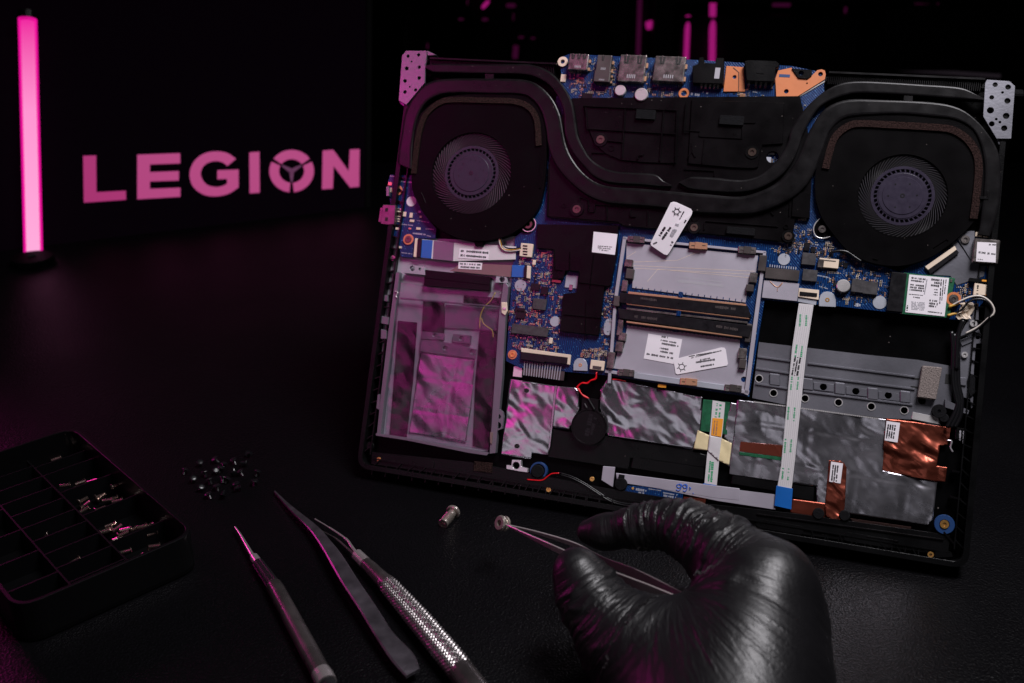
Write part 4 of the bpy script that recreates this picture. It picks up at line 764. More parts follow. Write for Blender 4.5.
for i in range(7): 
    t_ = (i+.5)/7; P = [(232+58*t_, 60), (203+58*t_, 240), (182+57*t_, 450), (160+54*t_, 690), (146+56*t_, 770)]
    for a, b in zip(P, P[1:]): a, b = U(*q('d5', a)[0], -.00397), U(*q('d5', b)[0], -.00397); g.rbox((a[0]+b[0])/2, (a[1]+b[1])/2, math.dist(a, b), .00012, math.atan2(b[1]-a[1], b[0]-a[0]), -.0041, -.00394)
g.done('conductor_lines', GREYINK, lf)
prism('touchpad_board', 'd7', [(835,150),(975,165),(958,332),(820,312)], -7, -6.0, GREENPCB, LT)
sf = ffc([(884,155),(948,166),(936,300),(920,430),(905,590),(842,580),(855,440),(872,300)], 'd7', -5.4, [(836,580),(902,590),(888,657),(824,640)], [(908,170,900,240,12),(925,175,918,240,12),(872,465,862,575,10),(884,470,876,580,14)], 'short white flat cable with an orange label')
prism('amber_sticker', 'd7', [(884,245),(938,250),(928,342),(876,334)], -5.4, -5.1, AMBER, sf, bevel=0); marks('d7', [(895,258,888,330,8),(908,260,901,332,8)], -5.05, PIN, sf)
sheet('tape_strip', 'd7', [(808,308),(868,335),(858,412),(785,405)], -5.6, YTAPE, .3, seed=11); sheet('tape_strip', 'd7', [(930,350),(982,375),(968,488),(915,465),(905,440)], -5.6, YTAPE, .3, seed=12); sheet('tape_strip', 'd7', [(868,335),(930,350),(915,465),(858,412)], -5.0, film() if 0 else FFC, .2, seed=13)
sheet('foil_shield', 'd7', [(975,165),(1010,170),(985,495),(960,490),(980,380),(940,340)], -6.4, FOILG, .4, seed=14)
ws = prism('white_strip', 'd7', [(388,527),(840,585),(1022,607),(1022,668),(890,655),(730,628),(560,600),(395,575)], -6.5, -5.0, PLATEW, LT); prism('white_strip', 'd8', [(0,280),(145,298),(362,325),(358,372),(180,345),(0,308)], -6.5, -5.1, PLATEW, LT)
bs = prism('blue_strip', 'd7', [(425,590),(570,600),(732,632),(728,672),(560,648),(395,622)], -6.5, -5.2, PCB, LT)
marks('d7', [(490,610,540,618,14),(500,626,535,632,10),(555,608,620,618,6),(630,628,700,640,8),(632,642,700,654,12)], -5.1, DISC, bs); disc('gold_dot', 'd7', 475, 606, 7, -5.3, -5.0, GOLD, bs)
for pts in ([(712,585),(700,590),(706,602),(722,600),(726,588),(712,584),(724,596),(712,618),(696,612)], [(742,585),(732,592),(738,604),(752,600),(752,588),(742,586),(754,600),(744,622),(732,618)], [(764,600),(772,606),(764,614)], [(782,630),(786,633)]): cable('pen_mark', 'd7', pts, -4.95, .32, BLUEINK, ws, n=6, k=3)
prism('white_label', 'g6', [(700,92),(768,97),(755,212),(690,172)], -6, -4.6, PLATEW, LT)
# speaker / coin cell ------------------------------------------------------
cc = disc('coin_cell_cover', 'd7', 250, 292, 95, -8, -4.2, PLASTIC, bevel=.8, n=48); disc('cover_rim', 'd7', 250, 290, 97, -6, -4.0, PLASTIC, cc, hole=89, n=48, bevel=.3)
prism('cover_neck', 'd7', [(215,135),(300,150),(298,215),(210,215)], -8, -4.6, PLASTIC, cc)
marks('d7', [(262,225,240,330,26),(285,235,262,330,20)], -4.19, CHIP, cc, 'embossed_print')
cable('shrink_tube', 'd7', [(245,145),(262,175),(280,205)], -4.0, .8, BLACKW, cc); cable('wire_glint', 'd7', [(228,172),(240,195)], -3.9, .5, CHIPG, cc)
tw1 = [(291,10),(283,42),(262,52),(240,66),(215,66),(188,88),(200,98),(212,122),(232,134),(248,144)]
for s_, off in ((0, 0), (1, 3)): cable('red_wire', 'd7', [(x + (off if i % 2 else -off), y + off) for i, (x, y) in enumerate(tw1)], -4.0 + .2*s_, .42, REDW)
cable('red_wire', 'g6', [(268,168),(310,172),(355,172),(385,150),(410,135),(450,132)], -3.8, .42, REDW); cable('red_wire', 'd7', [(370,48),(400,50),(440,58)], -4.6, .4, REDW); cable('red_wire', 'g6', [(972,318),(1000,325)], -3.2, .5, REDW)
for dy in (0, 10): cable('black_cable', 'g6', [(455,130+dy),(520,150+dy),(590,185+dy),(660,230+dy),(740,280+dy),(830,305+dy),(960,310+dy),(1100,345+dy)], -3.4, .45, BLACKW)
prism('orange_tag', 'd7', [(604,70),(648,74),(645,92),(602,88)], -5, -4.6, AMBER, LT); prism('orange_tag', 'd7', [(735,648),(850,662),(845,690),(730,680)], -5.6, -4.6, COPPER, LT)
lt_ = prism('latch', 'g6', [(150,85),(178,88),(182,55),(232,58),(235,95),(272,105),(270,128),(225,122),(150,108)], -7, -3.4, LATCH, LT, bevel=.4, holes=[(205,88,22)]); 
disc('foam_ring', 'd6', 90, 400, 24, -8, -4.4, PLASTIC, bevel=.5)
prism('foam_bar', 'd8', [(590,398),(780,425),(778,442),(600,415)], -6, -4.6, FOAM, LT); prism('front_clip', 'd8', [(850,500),(905,502),(910,520),(850,522)], -6, -3.0, PLASTIC, LT, bevel=.6)
ridge('d8', [((300,385),(880,465)), ((640,455),(740,470)), ((905,250),(930,255)), ((900,330),(935,340)), ((880,440),(915,480))], -8, -3.6, .8, LT, 'moulded_rib')
# scattered tiny components ------------------------------------------------
regs = [('c2',[(125,130),(560,130),(690,215),(680,290),(400,300),(150,290)],170), ('c2',[(140,90),(360,90),(360,250),(140,250)],50), ('c6',[(120,200),(380,220),(440,560),(440,680),(90,680)],200), ('d3',[(50,60),(380,60),(380,330),(60,300)],180), ('d3',[(520,300),(700,300),(700,370),(520,370)],60), ('d3',[(640,50),(720,50),(700,300),(640,300)],40), ('c8',[(300,150),(440,180),(440,320),(160,290)],110), ('c8',[(430,180),(560,260),(850,380),(850,590),(600,575),(440,480)],170), ('c3',[(400,300),(500,280),(380,580),(270,580)],50), ('c6',[(770,480),(860,480),(830,680),(760,680)],30), ('c7',[(0,240),(100,240),(60,640),(0,640)],10), ('d1',[(600,470),(690,440),(680,540),(600,540)],20), ('c3',[(600-490,200),(215,230),(345,275),(120,275)],20)]
def inside(x, y, P):
    r = False; j = len(P)-1
    for i in range(len(P)):
        if (P[i][1] > y) != (P[j][1] > y) and x < (P[j][0]-P[i][0])*(y-P[i][1])/(P[j][1]-P[i][1])+P[i][0]: r = not r
        j = i
    return r
g = MB()
for c, P, n in regs:
    n = int(n*1.7)
    xs = [p[0] for p in P]; ys = [p[1] for p in P]; k = 0
    while k < n:
        x, y = random.uniform(min(xs), max(xs)), random.uniform(min(ys), max(ys))
        if not inside(x, y, P): k += .12; continue
        u, v = U(*q(c, (x, y))[0], BW*MM); rep = random.choice([1,1,1,2,3,4]); vert = random.random() < .5; g.cur = random.choice([0,0,1,1,1,2,2,3,4]); L_, S_ = random.uniform(.5, 1.1), random.uniform(.34, .6)
        for r_ in range(rep):
            uu = u + (r_*.0009 if vert else 0); vv = v - (0 if vert else r_*.0009); a, b = (S_, L_) if vert else (L_, S_)
            if g.cur < 2:   # a chip resistor: dark body, bright ends
                cc_ = g.cur; g.cur = 3; g.box(uu-a*MM/2, vv-b*MM/2, uu+a*MM/2, vv+b*MM/2, BW*MM, (BW+.3)*MM); g.cur = cc_
                for e in (-1, 1):
                    if vert: g.box(uu-a*MM/2-.00002, vv+e*b*MM/2-.00013, uu+a*MM/2+.00002, vv+e*b*MM/2+.00013, BW*MM, (BW+.34)*MM)
                    else: g.box(uu+e*a*MM/2-.00013, vv-b*MM/2-.00002, uu+e*a*MM/2+.00013, vv+b*MM/2+.00002, BW*MM, (BW+.34)*MM)
            elif g.cur == 2: g.box(uu-a*MM/2, vv-.00008, uu+a*MM/2, vv+.00008, BW*MM, (BW+.05)*MM)
            else: g.box(uu-a*MM/2, vv-b*MM/2, uu+a*MM/2, vv+b*MM/2, BW*MM, (BW+.35)*MM)
        k += 1
o = g.done('tiny_components', [CREAM, PORTM, DISC, CHIP, PIN], MBD); o['kind'] = 'stuff'
marks('c2', [(700,250,745,256,14), (755,240,780,248,12), (770,265,812,272,7), (985,240,1015,244,6)], BW+.05, DISC, MBD, 'board_print'); marks('c8', [(440,428,508,442,8), (650,595,680,598,20), (450,490,500,505,6), (410,250,445,256,7)], BW+.05, DISC, MBD, 'board_print')
# lid standing behind as the other leg of the tent -------------------------
hinge = Vector((U(710, 67, 0)[0], U(710, 67, 0)[1], -.018)); hw = LM @ hinge
lid = MB(); la = LX; zl = Vector((0, 0, 1))
back = (LZ * -1); back.z = 0; back = (back - LX*back.dot(LX)).normalized()
dropz = hw.z - .004; dirn = (back * math.sqrt(max(0, .262**2 - dropz**2)) + Vector((0, 0, -dropz))).normalized()
nn = LX.cross(dirn).normalized()
for a, b in (((-.178, .178), (0, .26)),):
    vs = [hw + LX*x + dirn*y + nn*z for z in (-.003, .003) for x, y in ((a[0], b[0]), (a[1], b[0]), (a[1], b[1]), (a[0], b[1]))]
    lid.add([LMI @ p for p in vs], [(0,1,2,3), (7,6,5,4), (0,4,5,1), (1,5,6,2), (2,6,7,3), (3,7,4,0)])
lid.done('screen_lid', PLASTIC, LT, .001)
# ================================================================ SETTING behind the table
RM = mat('dark_room', (.006, .005, .007), .8, var=.2, vscale=3)
o = MB().box(-3, -.5, 3, 3.2, -.78, -.75).done('floor', RM); o['kind'] = 'structure'
m = MB(); m.add([(-3, 3.2, -.78), (3, 3.2, -.78), (3, 3.2, 1.8), (-3, 3.2, 1.8), (-3, 3.3, -.78), (3, 3.3, -.78), (3, 3.3, 1.8), (-3, 3.3, 1.8)], [(0,1,2,3),(7,6,5,4),(0,4,5,1),(3,2,6,7),(1,5,6,2),(0,3,7,4)])
o = m.done('back_wall', RM); o['kind'] = 'structure'
def wmesh(mb, name, m, base, parent=None, **k):
    mb.v = [tuple(Vector(v) - base) for v in mb.v]; return mb.done(name, m, parent, **k)
def obox(mb, c, ax, ay, az):                   # oriented box: centre, half axes
    c = Vector(c); vs = [c + ax*i + ay*j + az*k for i in (-1,1) for j in (-1,1) for k in (-1,1)]
    return mb.add(vs, [(0,1,3,2),(4,6,7,5),(0,4,5,1),(2,3,7,6),(0,2,6,4),(1,5,7,3)])
PINKGLINT = mat('pink_glint', (.1,.0,.05), .5, emit=(.55, .015, .26), es=.55); PINKDIM = mat('dim_pink_glint', (.1,.0,.05), .5, emit=(.30, .02, .17), es=.10); GREYDIM = mat('dim_white_glint', (.05,.05,.05), .5, emit=(.4,.3,.4), es=.03)  # emission stands in for light reflected off the background gear
RACKM = mat('rack_metal', (.008,.007,.009), .6, .2)
base = Vector((1.0, 2.25, -.75)); rk = thing('equipment_rack', 'dark rack of equipment far behind the laptop with emissive pink glints on its right half', 'rack', base)
m = MB()
for x in (.32, 1.72): m.box(x-.02, 2.2, x+.02, 2.6, -.75, .75)
for z in (-.5,-.2,.02,.16,.32,.5): m.box(.34, 2.22, 1.70, 2.58, z-.01, z)
wmesh(m, 'rack_frame', RACKM, base, rk)
for i, (x0, x1, z0, z1) in enumerate(((.36,.75,.0,.12),(.80,1.2,.02,.14),(1.25,1.66,.02,.13),(.4,.9,.16,.28),(1.0,1.6,.16,.3))):
    m = MB(); m.box(x0, 2.24, x1, 2.5, z0, z1); wmesh(m, 'equipment_unit', RACKM, base, rk, bevel=.004)
def glint(a, b, depth, r, m_, parent, base, name='lamp'):  # glowing tube where the equipment only catches reflected light
    p, q_ = D(*a, depth), D(*b, depth); mb = MB().tube([p, q_] if (p-q_).length > 1e-6 else [p, p + Vector((0, .004, 0))], r, 12); return wmesh(mb, name, m_, base, parent)
for a, b, r, m_ in (((773,4),(790,4),.006,PINKDIM), ((845,10),(846,10),.007,PINKDIM), ((843,22),(843,23),.004,PINKDIM), ((915,5),(932,6),.004,PINKDIM), ((937,6),(938,6),.006,PINKDIM), ((988,20),(1008,21.5),.008,PINKGLINT), ((893,41),(1000,45),.005,GREYDIM), ((880,68),(1000,76),.004,GREYDIM), ((838,38),(839,38),.004,PINKDIM), ((783,32),(800,36),.003,PINKDIM), ((735,25),(727,60),.004,PINKDIM), ((764,45),(762,62),.006,PINKDIM)):
    glint(a, b, 2.2, r, m_, rk, base)
base = Vector((.1, 2.1, -.75)); pc = thing('open_computer_case', 'open dark computer case behind the laptop with emissive pink glint bars and blurred spots', 'computer case', base)
m = MB(); m.box(-.22, 2.05, -.20, 2.5, -.75, .6); m.box(.28, 2.28, .30, 2.5, -.75, .6); m.box(-.2, 2.48, .28, 2.5, -.75, .6); m.box(-.2, 2.05, .28, 2.5, .58, .6); m.box(-.2, 2.05, .28, 2.5, -.75, -.73); wmesh(m, 'case_shell', RACKM, base, pc, bevel=.004)
m = MB(); m.box(-.1, 2.3, .2, 2.34, -.1, .2); wmesh(m, 'graphics_board', RACKM, base, pc, bevel=.01)
for a, b, r, m_ in (((688,16),(686,62),.0055,PINKGLINT), ((713,-10),(712,66),.007,PINKGLINT), ((640,-5),(638,60),.005,PINKDIM), ((664,10),(663,58),.005,PINKDIM), ((650,22),(651,28),.010,PINKGLINT), ((485,4),(486,5),.011,PINKGLINT), ((511,5),(511,6),.011,PINKDIM), ((461,19),(461,19.5),.006,PINKDIM), ((485,19),(485,20),.007,PINKDIM), ((513,17),(514,17),.008,PINKDIM), ((521,37),(521,37.5),.006,PINKDIM), ((533,38),(533,38.5),.005,PINKDIM), ((516,46),(515,58),.006,PINKDIM), ((408,3),(408,4),.007,PINKDIM), ((467,2),(468,2),.006,PINKDIM), ((427,46),(428,46),.006,PINKDIM)):
    glint(a, b, 2.15, r, m_, pc, base)
# ================================================================ SCREEN with lettering
P0 = D(83.9, 202, 1.10); P1 = D(359.2, 187.4, 1.22); P2 = D(83.2, 156, 1.10)
SN = (P1-P0).cross(P2-P0).normalized(); SX = (P1-P0).normalized(); SY = SN.cross(SX)
if SN.dot(CAM-P0) < 0: SN = -SN; SY = SN.cross(SX)
SMt = Matrix((SX, SY, SN)).transposed().to_4x4(); SMt.translation = P0; SMI = SMt.inverted()
def SP(px, py):
    o_ = SMI @ CAM; d_ = SMI.to_3x3() @ ray(px, py); t_ = -o_.z/d_.z; return (o_.x + d_.x*t_, o_.y + d_.y*t_)
mon = thing('monitor', 'large dark monitor behind the table lamp showing pink block lettering', 'monitor', M=SMt)
SCRM = mat('screen_glass', (.003,.002,.0035), .3, spec=0, emit=(.010,.0,.009), es=.06)
so_ = [SP(*p) for p in ((-90,285),(371,254),(373,-80),(-90,-90))]; si_ = inset(so_, -.008)
if abs(si_[0][0]) > abs(so_[0][0]): si_ = inset(so_, .008)
MB().prism(si_, -.004, -.0006).done('screen', SCRM, mon)
BEZ = mat('bezel_black', (.0008,.0006,.0009), .6, spec=.03)
MB().prism(so_, -.03, .001, [si_]).done('bezel', BEZ, mon, .001)
MB().prism(so_, -.034, -.0302).done('back_cover', BEZ, mon, .002)
x0, x1, y0, y1 = so_[0][0], so_[1][0], so_[0][1], so_[2][1]
f_ = SMI @ Vector((-.33, 1.2, .0)); st = MB(); ctr = Vector(((x0+x1)/2, (y0+y1)/2, -.035)); cw = SMt @ ctr; foot = Vector((cw.x, min(cw.y+.02, 1.24), .0))
ps = MB(); ps.tube([cw, Vector((cw.x, cw.y+.05, cw.z-.05)), Vector((cw.x, 1.28, .012))], .015, 16); ps.v = [tuple(SMI @ Vector(v)) for v in ps.v]; ps.done('stand_neck', PLASTIC, mon)
ps = MB(); ps.box(cw.x-.11, 1.17, cw.x+.11, 1.38, .0005, .012); ps.v = [tuple(SMI @ Vector(v)) for v in ps.v]; ps.done('stand_foot', PLASTIC, mon, .002)
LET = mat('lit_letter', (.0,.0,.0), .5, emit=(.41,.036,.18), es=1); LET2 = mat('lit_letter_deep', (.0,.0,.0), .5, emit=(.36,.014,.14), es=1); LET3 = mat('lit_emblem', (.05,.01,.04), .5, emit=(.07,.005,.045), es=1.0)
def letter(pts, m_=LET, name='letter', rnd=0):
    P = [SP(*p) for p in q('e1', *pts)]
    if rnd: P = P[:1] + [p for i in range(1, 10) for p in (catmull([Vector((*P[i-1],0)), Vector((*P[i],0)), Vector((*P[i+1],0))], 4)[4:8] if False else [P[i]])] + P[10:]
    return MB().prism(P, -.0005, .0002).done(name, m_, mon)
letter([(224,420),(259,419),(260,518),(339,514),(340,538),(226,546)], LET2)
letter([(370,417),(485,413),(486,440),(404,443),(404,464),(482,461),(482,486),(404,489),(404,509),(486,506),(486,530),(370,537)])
def cm2(P): return [(v.x, v.y) for v in catmull([Vector((x, y, 0)) for x, y in P], 5)]
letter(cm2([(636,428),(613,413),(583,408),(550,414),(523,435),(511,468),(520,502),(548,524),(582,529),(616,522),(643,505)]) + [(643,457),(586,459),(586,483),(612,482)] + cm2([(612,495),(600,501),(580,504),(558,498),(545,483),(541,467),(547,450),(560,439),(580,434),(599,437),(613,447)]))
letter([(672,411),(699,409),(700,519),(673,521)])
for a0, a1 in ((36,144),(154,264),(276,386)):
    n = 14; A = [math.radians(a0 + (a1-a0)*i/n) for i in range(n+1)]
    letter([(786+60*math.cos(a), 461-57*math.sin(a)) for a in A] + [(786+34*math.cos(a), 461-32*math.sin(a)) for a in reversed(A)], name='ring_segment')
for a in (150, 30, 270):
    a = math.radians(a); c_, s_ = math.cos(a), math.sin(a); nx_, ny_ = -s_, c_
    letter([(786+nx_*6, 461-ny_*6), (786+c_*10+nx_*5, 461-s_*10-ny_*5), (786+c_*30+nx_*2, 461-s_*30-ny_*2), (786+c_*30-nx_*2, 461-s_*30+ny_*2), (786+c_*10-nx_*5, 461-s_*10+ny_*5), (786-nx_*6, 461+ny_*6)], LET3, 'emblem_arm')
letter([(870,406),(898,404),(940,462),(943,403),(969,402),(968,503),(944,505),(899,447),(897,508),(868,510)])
# ================================================================ TUBE LAMP
def SD(px, py, off):
    a_ = SMt @ Vector((*SP(px, py), 0)); return a_ + (CAM-a_).normalized()*off
tb, tt = SD(33.5, 258, .026), SD(27.5, 19, .026)
base = T(33.5, 264); lamp = thing('tube_lamp', 'upright glowing pink tube lamp on a small black foot at the left', 'lamp', base)
def emis_grad():
    m = bpy.data.materials.new('glowing_core'); m.use_nodes = True; nt = m.node_tree; nt.nodes.clear(); N = nt.nodes.new; L = nt.links
    o = N('ShaderNodeOutputMaterial'); e = N('ShaderNodeEmission'); tc = N('ShaderNodeTexCoord'); sx = N('ShaderNodeSeparateXYZ'); r = N('ShaderNodeValToRGB')
    L.new(tc.outputs['Generated'], sx.inputs[0]); L.new(sx.outputs['Z'], r.inputs[0]); c = r.color_ramp; c.elements[0].color = (.62, .46, .58, 1); c.elements[1].color = (.45, .02, .20, 1)
    k = c.elements.new(.62); k.color = (.60, .33, .50, 1); L.new(r.outputs[0], e.inputs[0]); e.inputs[1].default_value = 1.0; L.new(e.outputs[0], o.inputs[0]); return m
def emis_sleeve():
    m = bpy.data.materials.new('glowing_sleeve'); m.use_nodes = True; nt = m.node_tree; nt.nodes.clear(); N = nt.nodes.new; L = nt.links
    o = N('ShaderNodeOutputMaterial'); e = N('ShaderNodeEmission'); t_ = N('ShaderNodeBsdfTransparent'); a = N('ShaderNodeAddShader')
    e.inputs[0].default_value = (.45, .003, .17, 1); e.inputs[1].default_value = 1.0; t_.inputs[0].default_value = (.95,.9,.95,1); L.new(e.outputs[0], a.inputs[0]); L.new(t_.outputs[0], a.inputs[1]); L.new(a.outputs[0], o.inputs[0]); return m
e_ = tt - tb
wmesh(MB().tube([tb + e_*.01, tb + e_*.5, tt - e_*.01], .0066, 24), 'glowing_core', emis_grad(), base, lamp, smooth=False)
wmesh(MB().tube([tb, tb + e_*.5, tt], .0092, 32), 'glowing_tube', emis_sleeve(), base, lamp)
wmesh(MB().tube([tt, tt + e_*.03], .0096, 24), 'end_cap', PLASTIC, base, lamp); wmesh(MB().tube([tb - e_*.03, tb], .0096, 24), 'end_cap', PLASTIC, base, lamp)
mb = MB(); mb.cyl(base.x, base.y, .021, .0005, .008, 40); wmesh(mb, 'foot', BEZ, base, lamp, bevel=.001)
mb = MB(); mb.tube([base + Vector((0, 0, .006)), tb - e_*.02], .005, 12); wmesh(mb, 'stem', PLASTIC, base, lamp)
# ================================================================ TRAY
TH = .024
A_, B_ = T(74, 426, TH), T(197, 532, TH); Cc = T(25, 622, TH); ex = (B_-A_); LA = ex.length; ex.normalize(); ey = Vector((ex.y, -ex.x, 0))
if ey.dot(Cc-B_) < 0: ey = -ey
LB = (Cc-B_).dot(ey); TM = Matrix((ex, ey, ex.cross(ey))).transposed().to_4x4(); base = A_.copy(); base.z = 0
up_ = 1 if ex.cross(ey).z > 0 else -1
tray = thing('compartment_tray', 'shallow black rounded plastic tray with small compartments of metal parts at the lower left', 'tray', base)
def TL(s, t_): return (ex*s + ey*t_)
def trect(s0, t0, s1, t1, r=0):
    P = [TL(s0,t0), TL(s1,t0), TL(s1,t1), TL(s0,t1)]; P = [(p.x, p.y) for p in P]
    return roundc(P, r, 8) if r else P
TRM = mat('tray_plastic', (.0022,.0022,.0026), .3, bump=.05, bscale=600, spec=.3); TRF = mat('tray_floor_plastic', (.0015,.0015,.0018), .6, spec=.05)
MB().prism(trect(0,0,LA,LB,.013), .001, .003).done('tray_floor', TRF, tray)
MB().prism(trect(0,0,LA,LB,.013), .003, TH, [trect(.0022,.0022,LA-.0022,LB-.0022,.011)]).done('tray_wall', TRM, tray, .0005, segs=2)
DIVM = mat('divider_plastic', (.002,.002,.0026), .5, spec=.1)
def div(s0, t0, s1, t1, h=.015):
    MB().prism(trect(min(s0,s1)-.0005, min(t0,t1)-.0005, max(s0,s1)+.0005, max(t0,t1)+.0005), .003, h).done('divider', DIVM, tray)
c1t, c2t = LB*.36, LB*.68
div(.008, c1t, LA-.003, c1t); div(.008, c2t, LA-.003, c2t)
for f in (.12,.2,.36,.56,.78): div(LA*f, .003, LA*f, c1t-.001)
for f in (.16,.33,.5,.66,.82): div(LA*f, c2t+.001, LA*f, LB-.004)
for f in (.1,.2,.30,.40,.5,.6,.70,.80,.9): div(LA*f, c1t+.001, LA*f, c2t-.001)
def screwthing(name, label, cat, loc, M3, r, l, mats, group, proto=None, head=1.7, th=7):
    if proto is None:
        o = bpy.data.objects.new(name, None); COL.objects.link(o)
        m = MB(); m.tube([(0,0,-r*.62), (0,0,-r*.5), (0,0,-r*.25), (0,0,0), (0,0,.0001)], [r*head*.35, r*head*.7, r*head*.95, r*head, r*.95], 14); m.done('screw_head', mats, o)
        P = []; R = []
        for i in range(th*2+1): P.append((0,0,l*i/(th*2))); R.append(r*(1.0 if i % 2 == 0 else .78))
        MB().tube(P, R, 12).done('screw_thread', mats, o)
    else:
        o = proto.copy(); COL.objects.link(o)
        for ch in proto.children: c = ch.copy(); COL.objects.link(c); c.parent = o
    o.matrix_world = Matrix.Translation(loc) @ M3.to_4x4(); o['label'] = label; o['category'] = cat; o['group'] = group; return o
def frame(z, roll=0):
    z = z.normalized(); x = z.orthogonal().normalized(); y = z.cross(x); M = Matrix((x, y, z)).transposed(); return M @ Matrix.Rotation(roll, 3, 'Z')
TSC = mat('steel_screw', (.42,.33,.29), .2, .95); rs = random.Random(5); proto = None; k = 0
cells = [((.38,.55),(.08,.92),11,'in the right column of the tray, third compartment'), ((.58,.97),(.1,.9),24,'heaped in the large compartment at the near corner of the tray'), ((.21,.35),(.2,.8),6,'in the right column of the tray, second compartment'), ((.02,.18),(.3,.8),2,'in the far compartment of the tray')]
for (s0,s1),(t0,t1),n,lb in cells:
    for i in range(n):
        s_, t_ = LA*rs.uniform(s0,s1), .004+(c1t-.008)*rs.uniform(t0,t1); ax = ey*rs.choice((-1,1)) + ex*rs.uniform(-.35,.35) + Vector((0,0,rs.uniform(-.1,.25)))
        o = screwthing('screw', 'steel screw lying ' + lb, 'screw', base + TL(s_,t_) + Vector((0,0,.006+.004*rs.random())), frame(ax, rs.random()*6), .0012, rs.choice((.006,.008,.010)) if proto is None else .008, TSC, 'screws ' + lb, proto); proto = proto or o
for (s0,s1),n,lb in (((.15,.29),4,'in the middle column of the tray towards its far end'), ((.45,.59),6,'in the middle column of the tray, fourth compartment'), ((.61,.79),6,'in the middle column of the tray, fifth compartment'), ((.82,.95),3,'in the last compartments of the tray middle column')):
    for i in range(n):
        s_, t_ = LA*rs.uniform(s0+.02,s1-.02), c1t+.003+(c2t-c1t-.008)*rs.uniform(.2,.8); ax = ey*rs.choice((-1,1)) + ex*rs.uniform(-.3,.3)
        screwthing('screw', 'steel screw lying ' + lb, 'screw', base + TL(s_,t_) + Vector((0,0,.0055)), frame(ax, rs.random()*6), .0013, .008, TSC, 'screws ' + lb, proto)
# small black laptop screws on the table
BSC = mat('black_steel', (.004,.004,.005), .3, .0, spec=.35); proto = None
for i, (x, y) in enumerate(((155,318),(225,400),(285,248),(330,342),(420,220),(435,325),(372,410),(510,262),(440,470),(300,482),(360,545),(495,552),(595,225),(545,400),(655,335),(712,250),(730,160),(825,335),(795,425),(650,478),(482,300),(500,390),(600,345),(620,450))):
    px_, py_ = q('h3', (x, y))[0]; p = T(px_, py_, 0); tilt = Vector((rs.uniform(-.6,.6), rs.uniform(-.6,.6), -1)) if rs.random() < .75 else Vector((rs.uniform(-1,1), rs.uniform(-1,1), .12))
    o = screwthing('screw', 'tiny black screw in the loose cluster on the table beside the tray', 'screw', p + Vector((0,0,.0036 if tilt.z < -.5 else .0027)), frame(tilt), .0012, .0034, BSC, 'tiny black screws scattered on the table', proto, head=1.9, th=4); proto = proto or o
# standoffs
SOM = mat('nickel_steel', (.46,.41,.36), .27, .8)
def lathe(p, ax, prof, mat_, name, parent, base, n=32, smooth=True):
    ax = ax.normalized(); x = ax.orthogonal().normalized(); y = ax.cross(x); mb = MB(); m_ = len(prof); vs = []
    for d_, r in prof: vs += [p + ax*d_ + (x*math.cos(2*math.pi*i/n) + y*math.sin(2*math.pi*i/n))*r for i in range(n)]
    f = [(i*n+k, i*n+(k+1) % n, (i+1)*n+(k+1) % n, (i+1)*n+k) for i in range(m_-1) for k in range(n)]
    mb.add(vs, f + [tuple(range(n-1,-1,-1)), tuple((m_-1)*n+k for k in range(n))]); return wmesh(mb, name, mat_, base, parent, smooth=False)
a, b = T(454, 511, .0034), T(443, 524, .0026); base = a.copy(); base.z = 0
so = thing('standoff', 'brass coloured threaded standoff with flanged head lying alone on the table', 'standoff', base)
ax = b-a; L_ = ax.length; thr = [(L_*(.34+.5*i/12), .0031 if i % 2 else .0026) for i in range(13)]
lathe(a, ax, [(-.0006,.0015),(-.0003,.0040),(.0003,.0044),(.0018,.0044),(.0022,.0040),(.0022,.0026)] + thr + [(L_*.86,.0028),(L_*.98,.0032),(L_,.0030),(L_,.0016),(L_-.002,.0014)], SOM, 'standoff_body', so, base)
p = D(503, 523.5, .544); base = p.copy(); base.z = 0
so = thing('retaining_nut', 'round bright metal nut held in the tips of the tweezers', 'nut', base)
ax = (CR_*-.72 - CF*.62 + CU*.22).normalized()
lathe(p - ax*.0015, ax, [(-.001,.0018),(-.001,.0036),(.0,.0042),(.0008,.0040),(.0012,.0034),(.0022,.0036),(.0026,.0042),(.0038,.0042),(.0044,.0036),(.0044,.0018),(.0014,.0016)], SOM, 'nut_body', so, base)
# ================================================================ TWEEZERS in the hand
TWM = mat('polished_steel', (.60,.54,.54), .28, .75, bump=.05, bscale=300)
def blade(pts, wd, th, name, m_, parent, base, side=Vector((0,0,1))):
    P = catmull([Vector(p) for p in pts], 8); n = len(P); mb = MB(); vs = []
    W_ = np.interp(np.linspace(0,1,n), np.linspace(0,1,len(wd)), wd)
    for i, p in enumerate(P):
        t_ = (P[min(i+1,n-1)] - P[max(i-1,0)]).normalized(); s_ = (side - t_*side.dot(t_)).normalized(); u_ = t_.cross(s_)
        vs += [p + s_*W_[i]/2 + u_*th/2, p + s_*W_[i]/2 - u_*th/2, p - s_*W_[i]/2 - u_*th/2, p - s_*W_[i]/2 + u_*th/2]
    f = [(i*4+k, i*4+(k+1) % 4, (i+1)*4+(k+1) % 4, (i+1)*4+k) for i in range(n-1) for k in range(4)] + [(3,2,1,0), tuple((n-1)*4+k for k in range(4))]
    mb.add(vs, f); return wmesh(mb, name, m_, base, parent, bevel=.0002)
base = T(600, 575); hz = thing('held_tweezers', 'slim steel tweezers pinched by the gloved hand and gripping a small nut', 'tweezers', base)
blade([D(505,524,.541), D(530,536.5,.522), D(557,549.5,.503), D(600,571,.488), D(650,592,.47), D(720,622,.452)], [.0008,.0022,.0035,.006,.008,.009], .0009, 'tweezer_arm', TWM, hz, base)
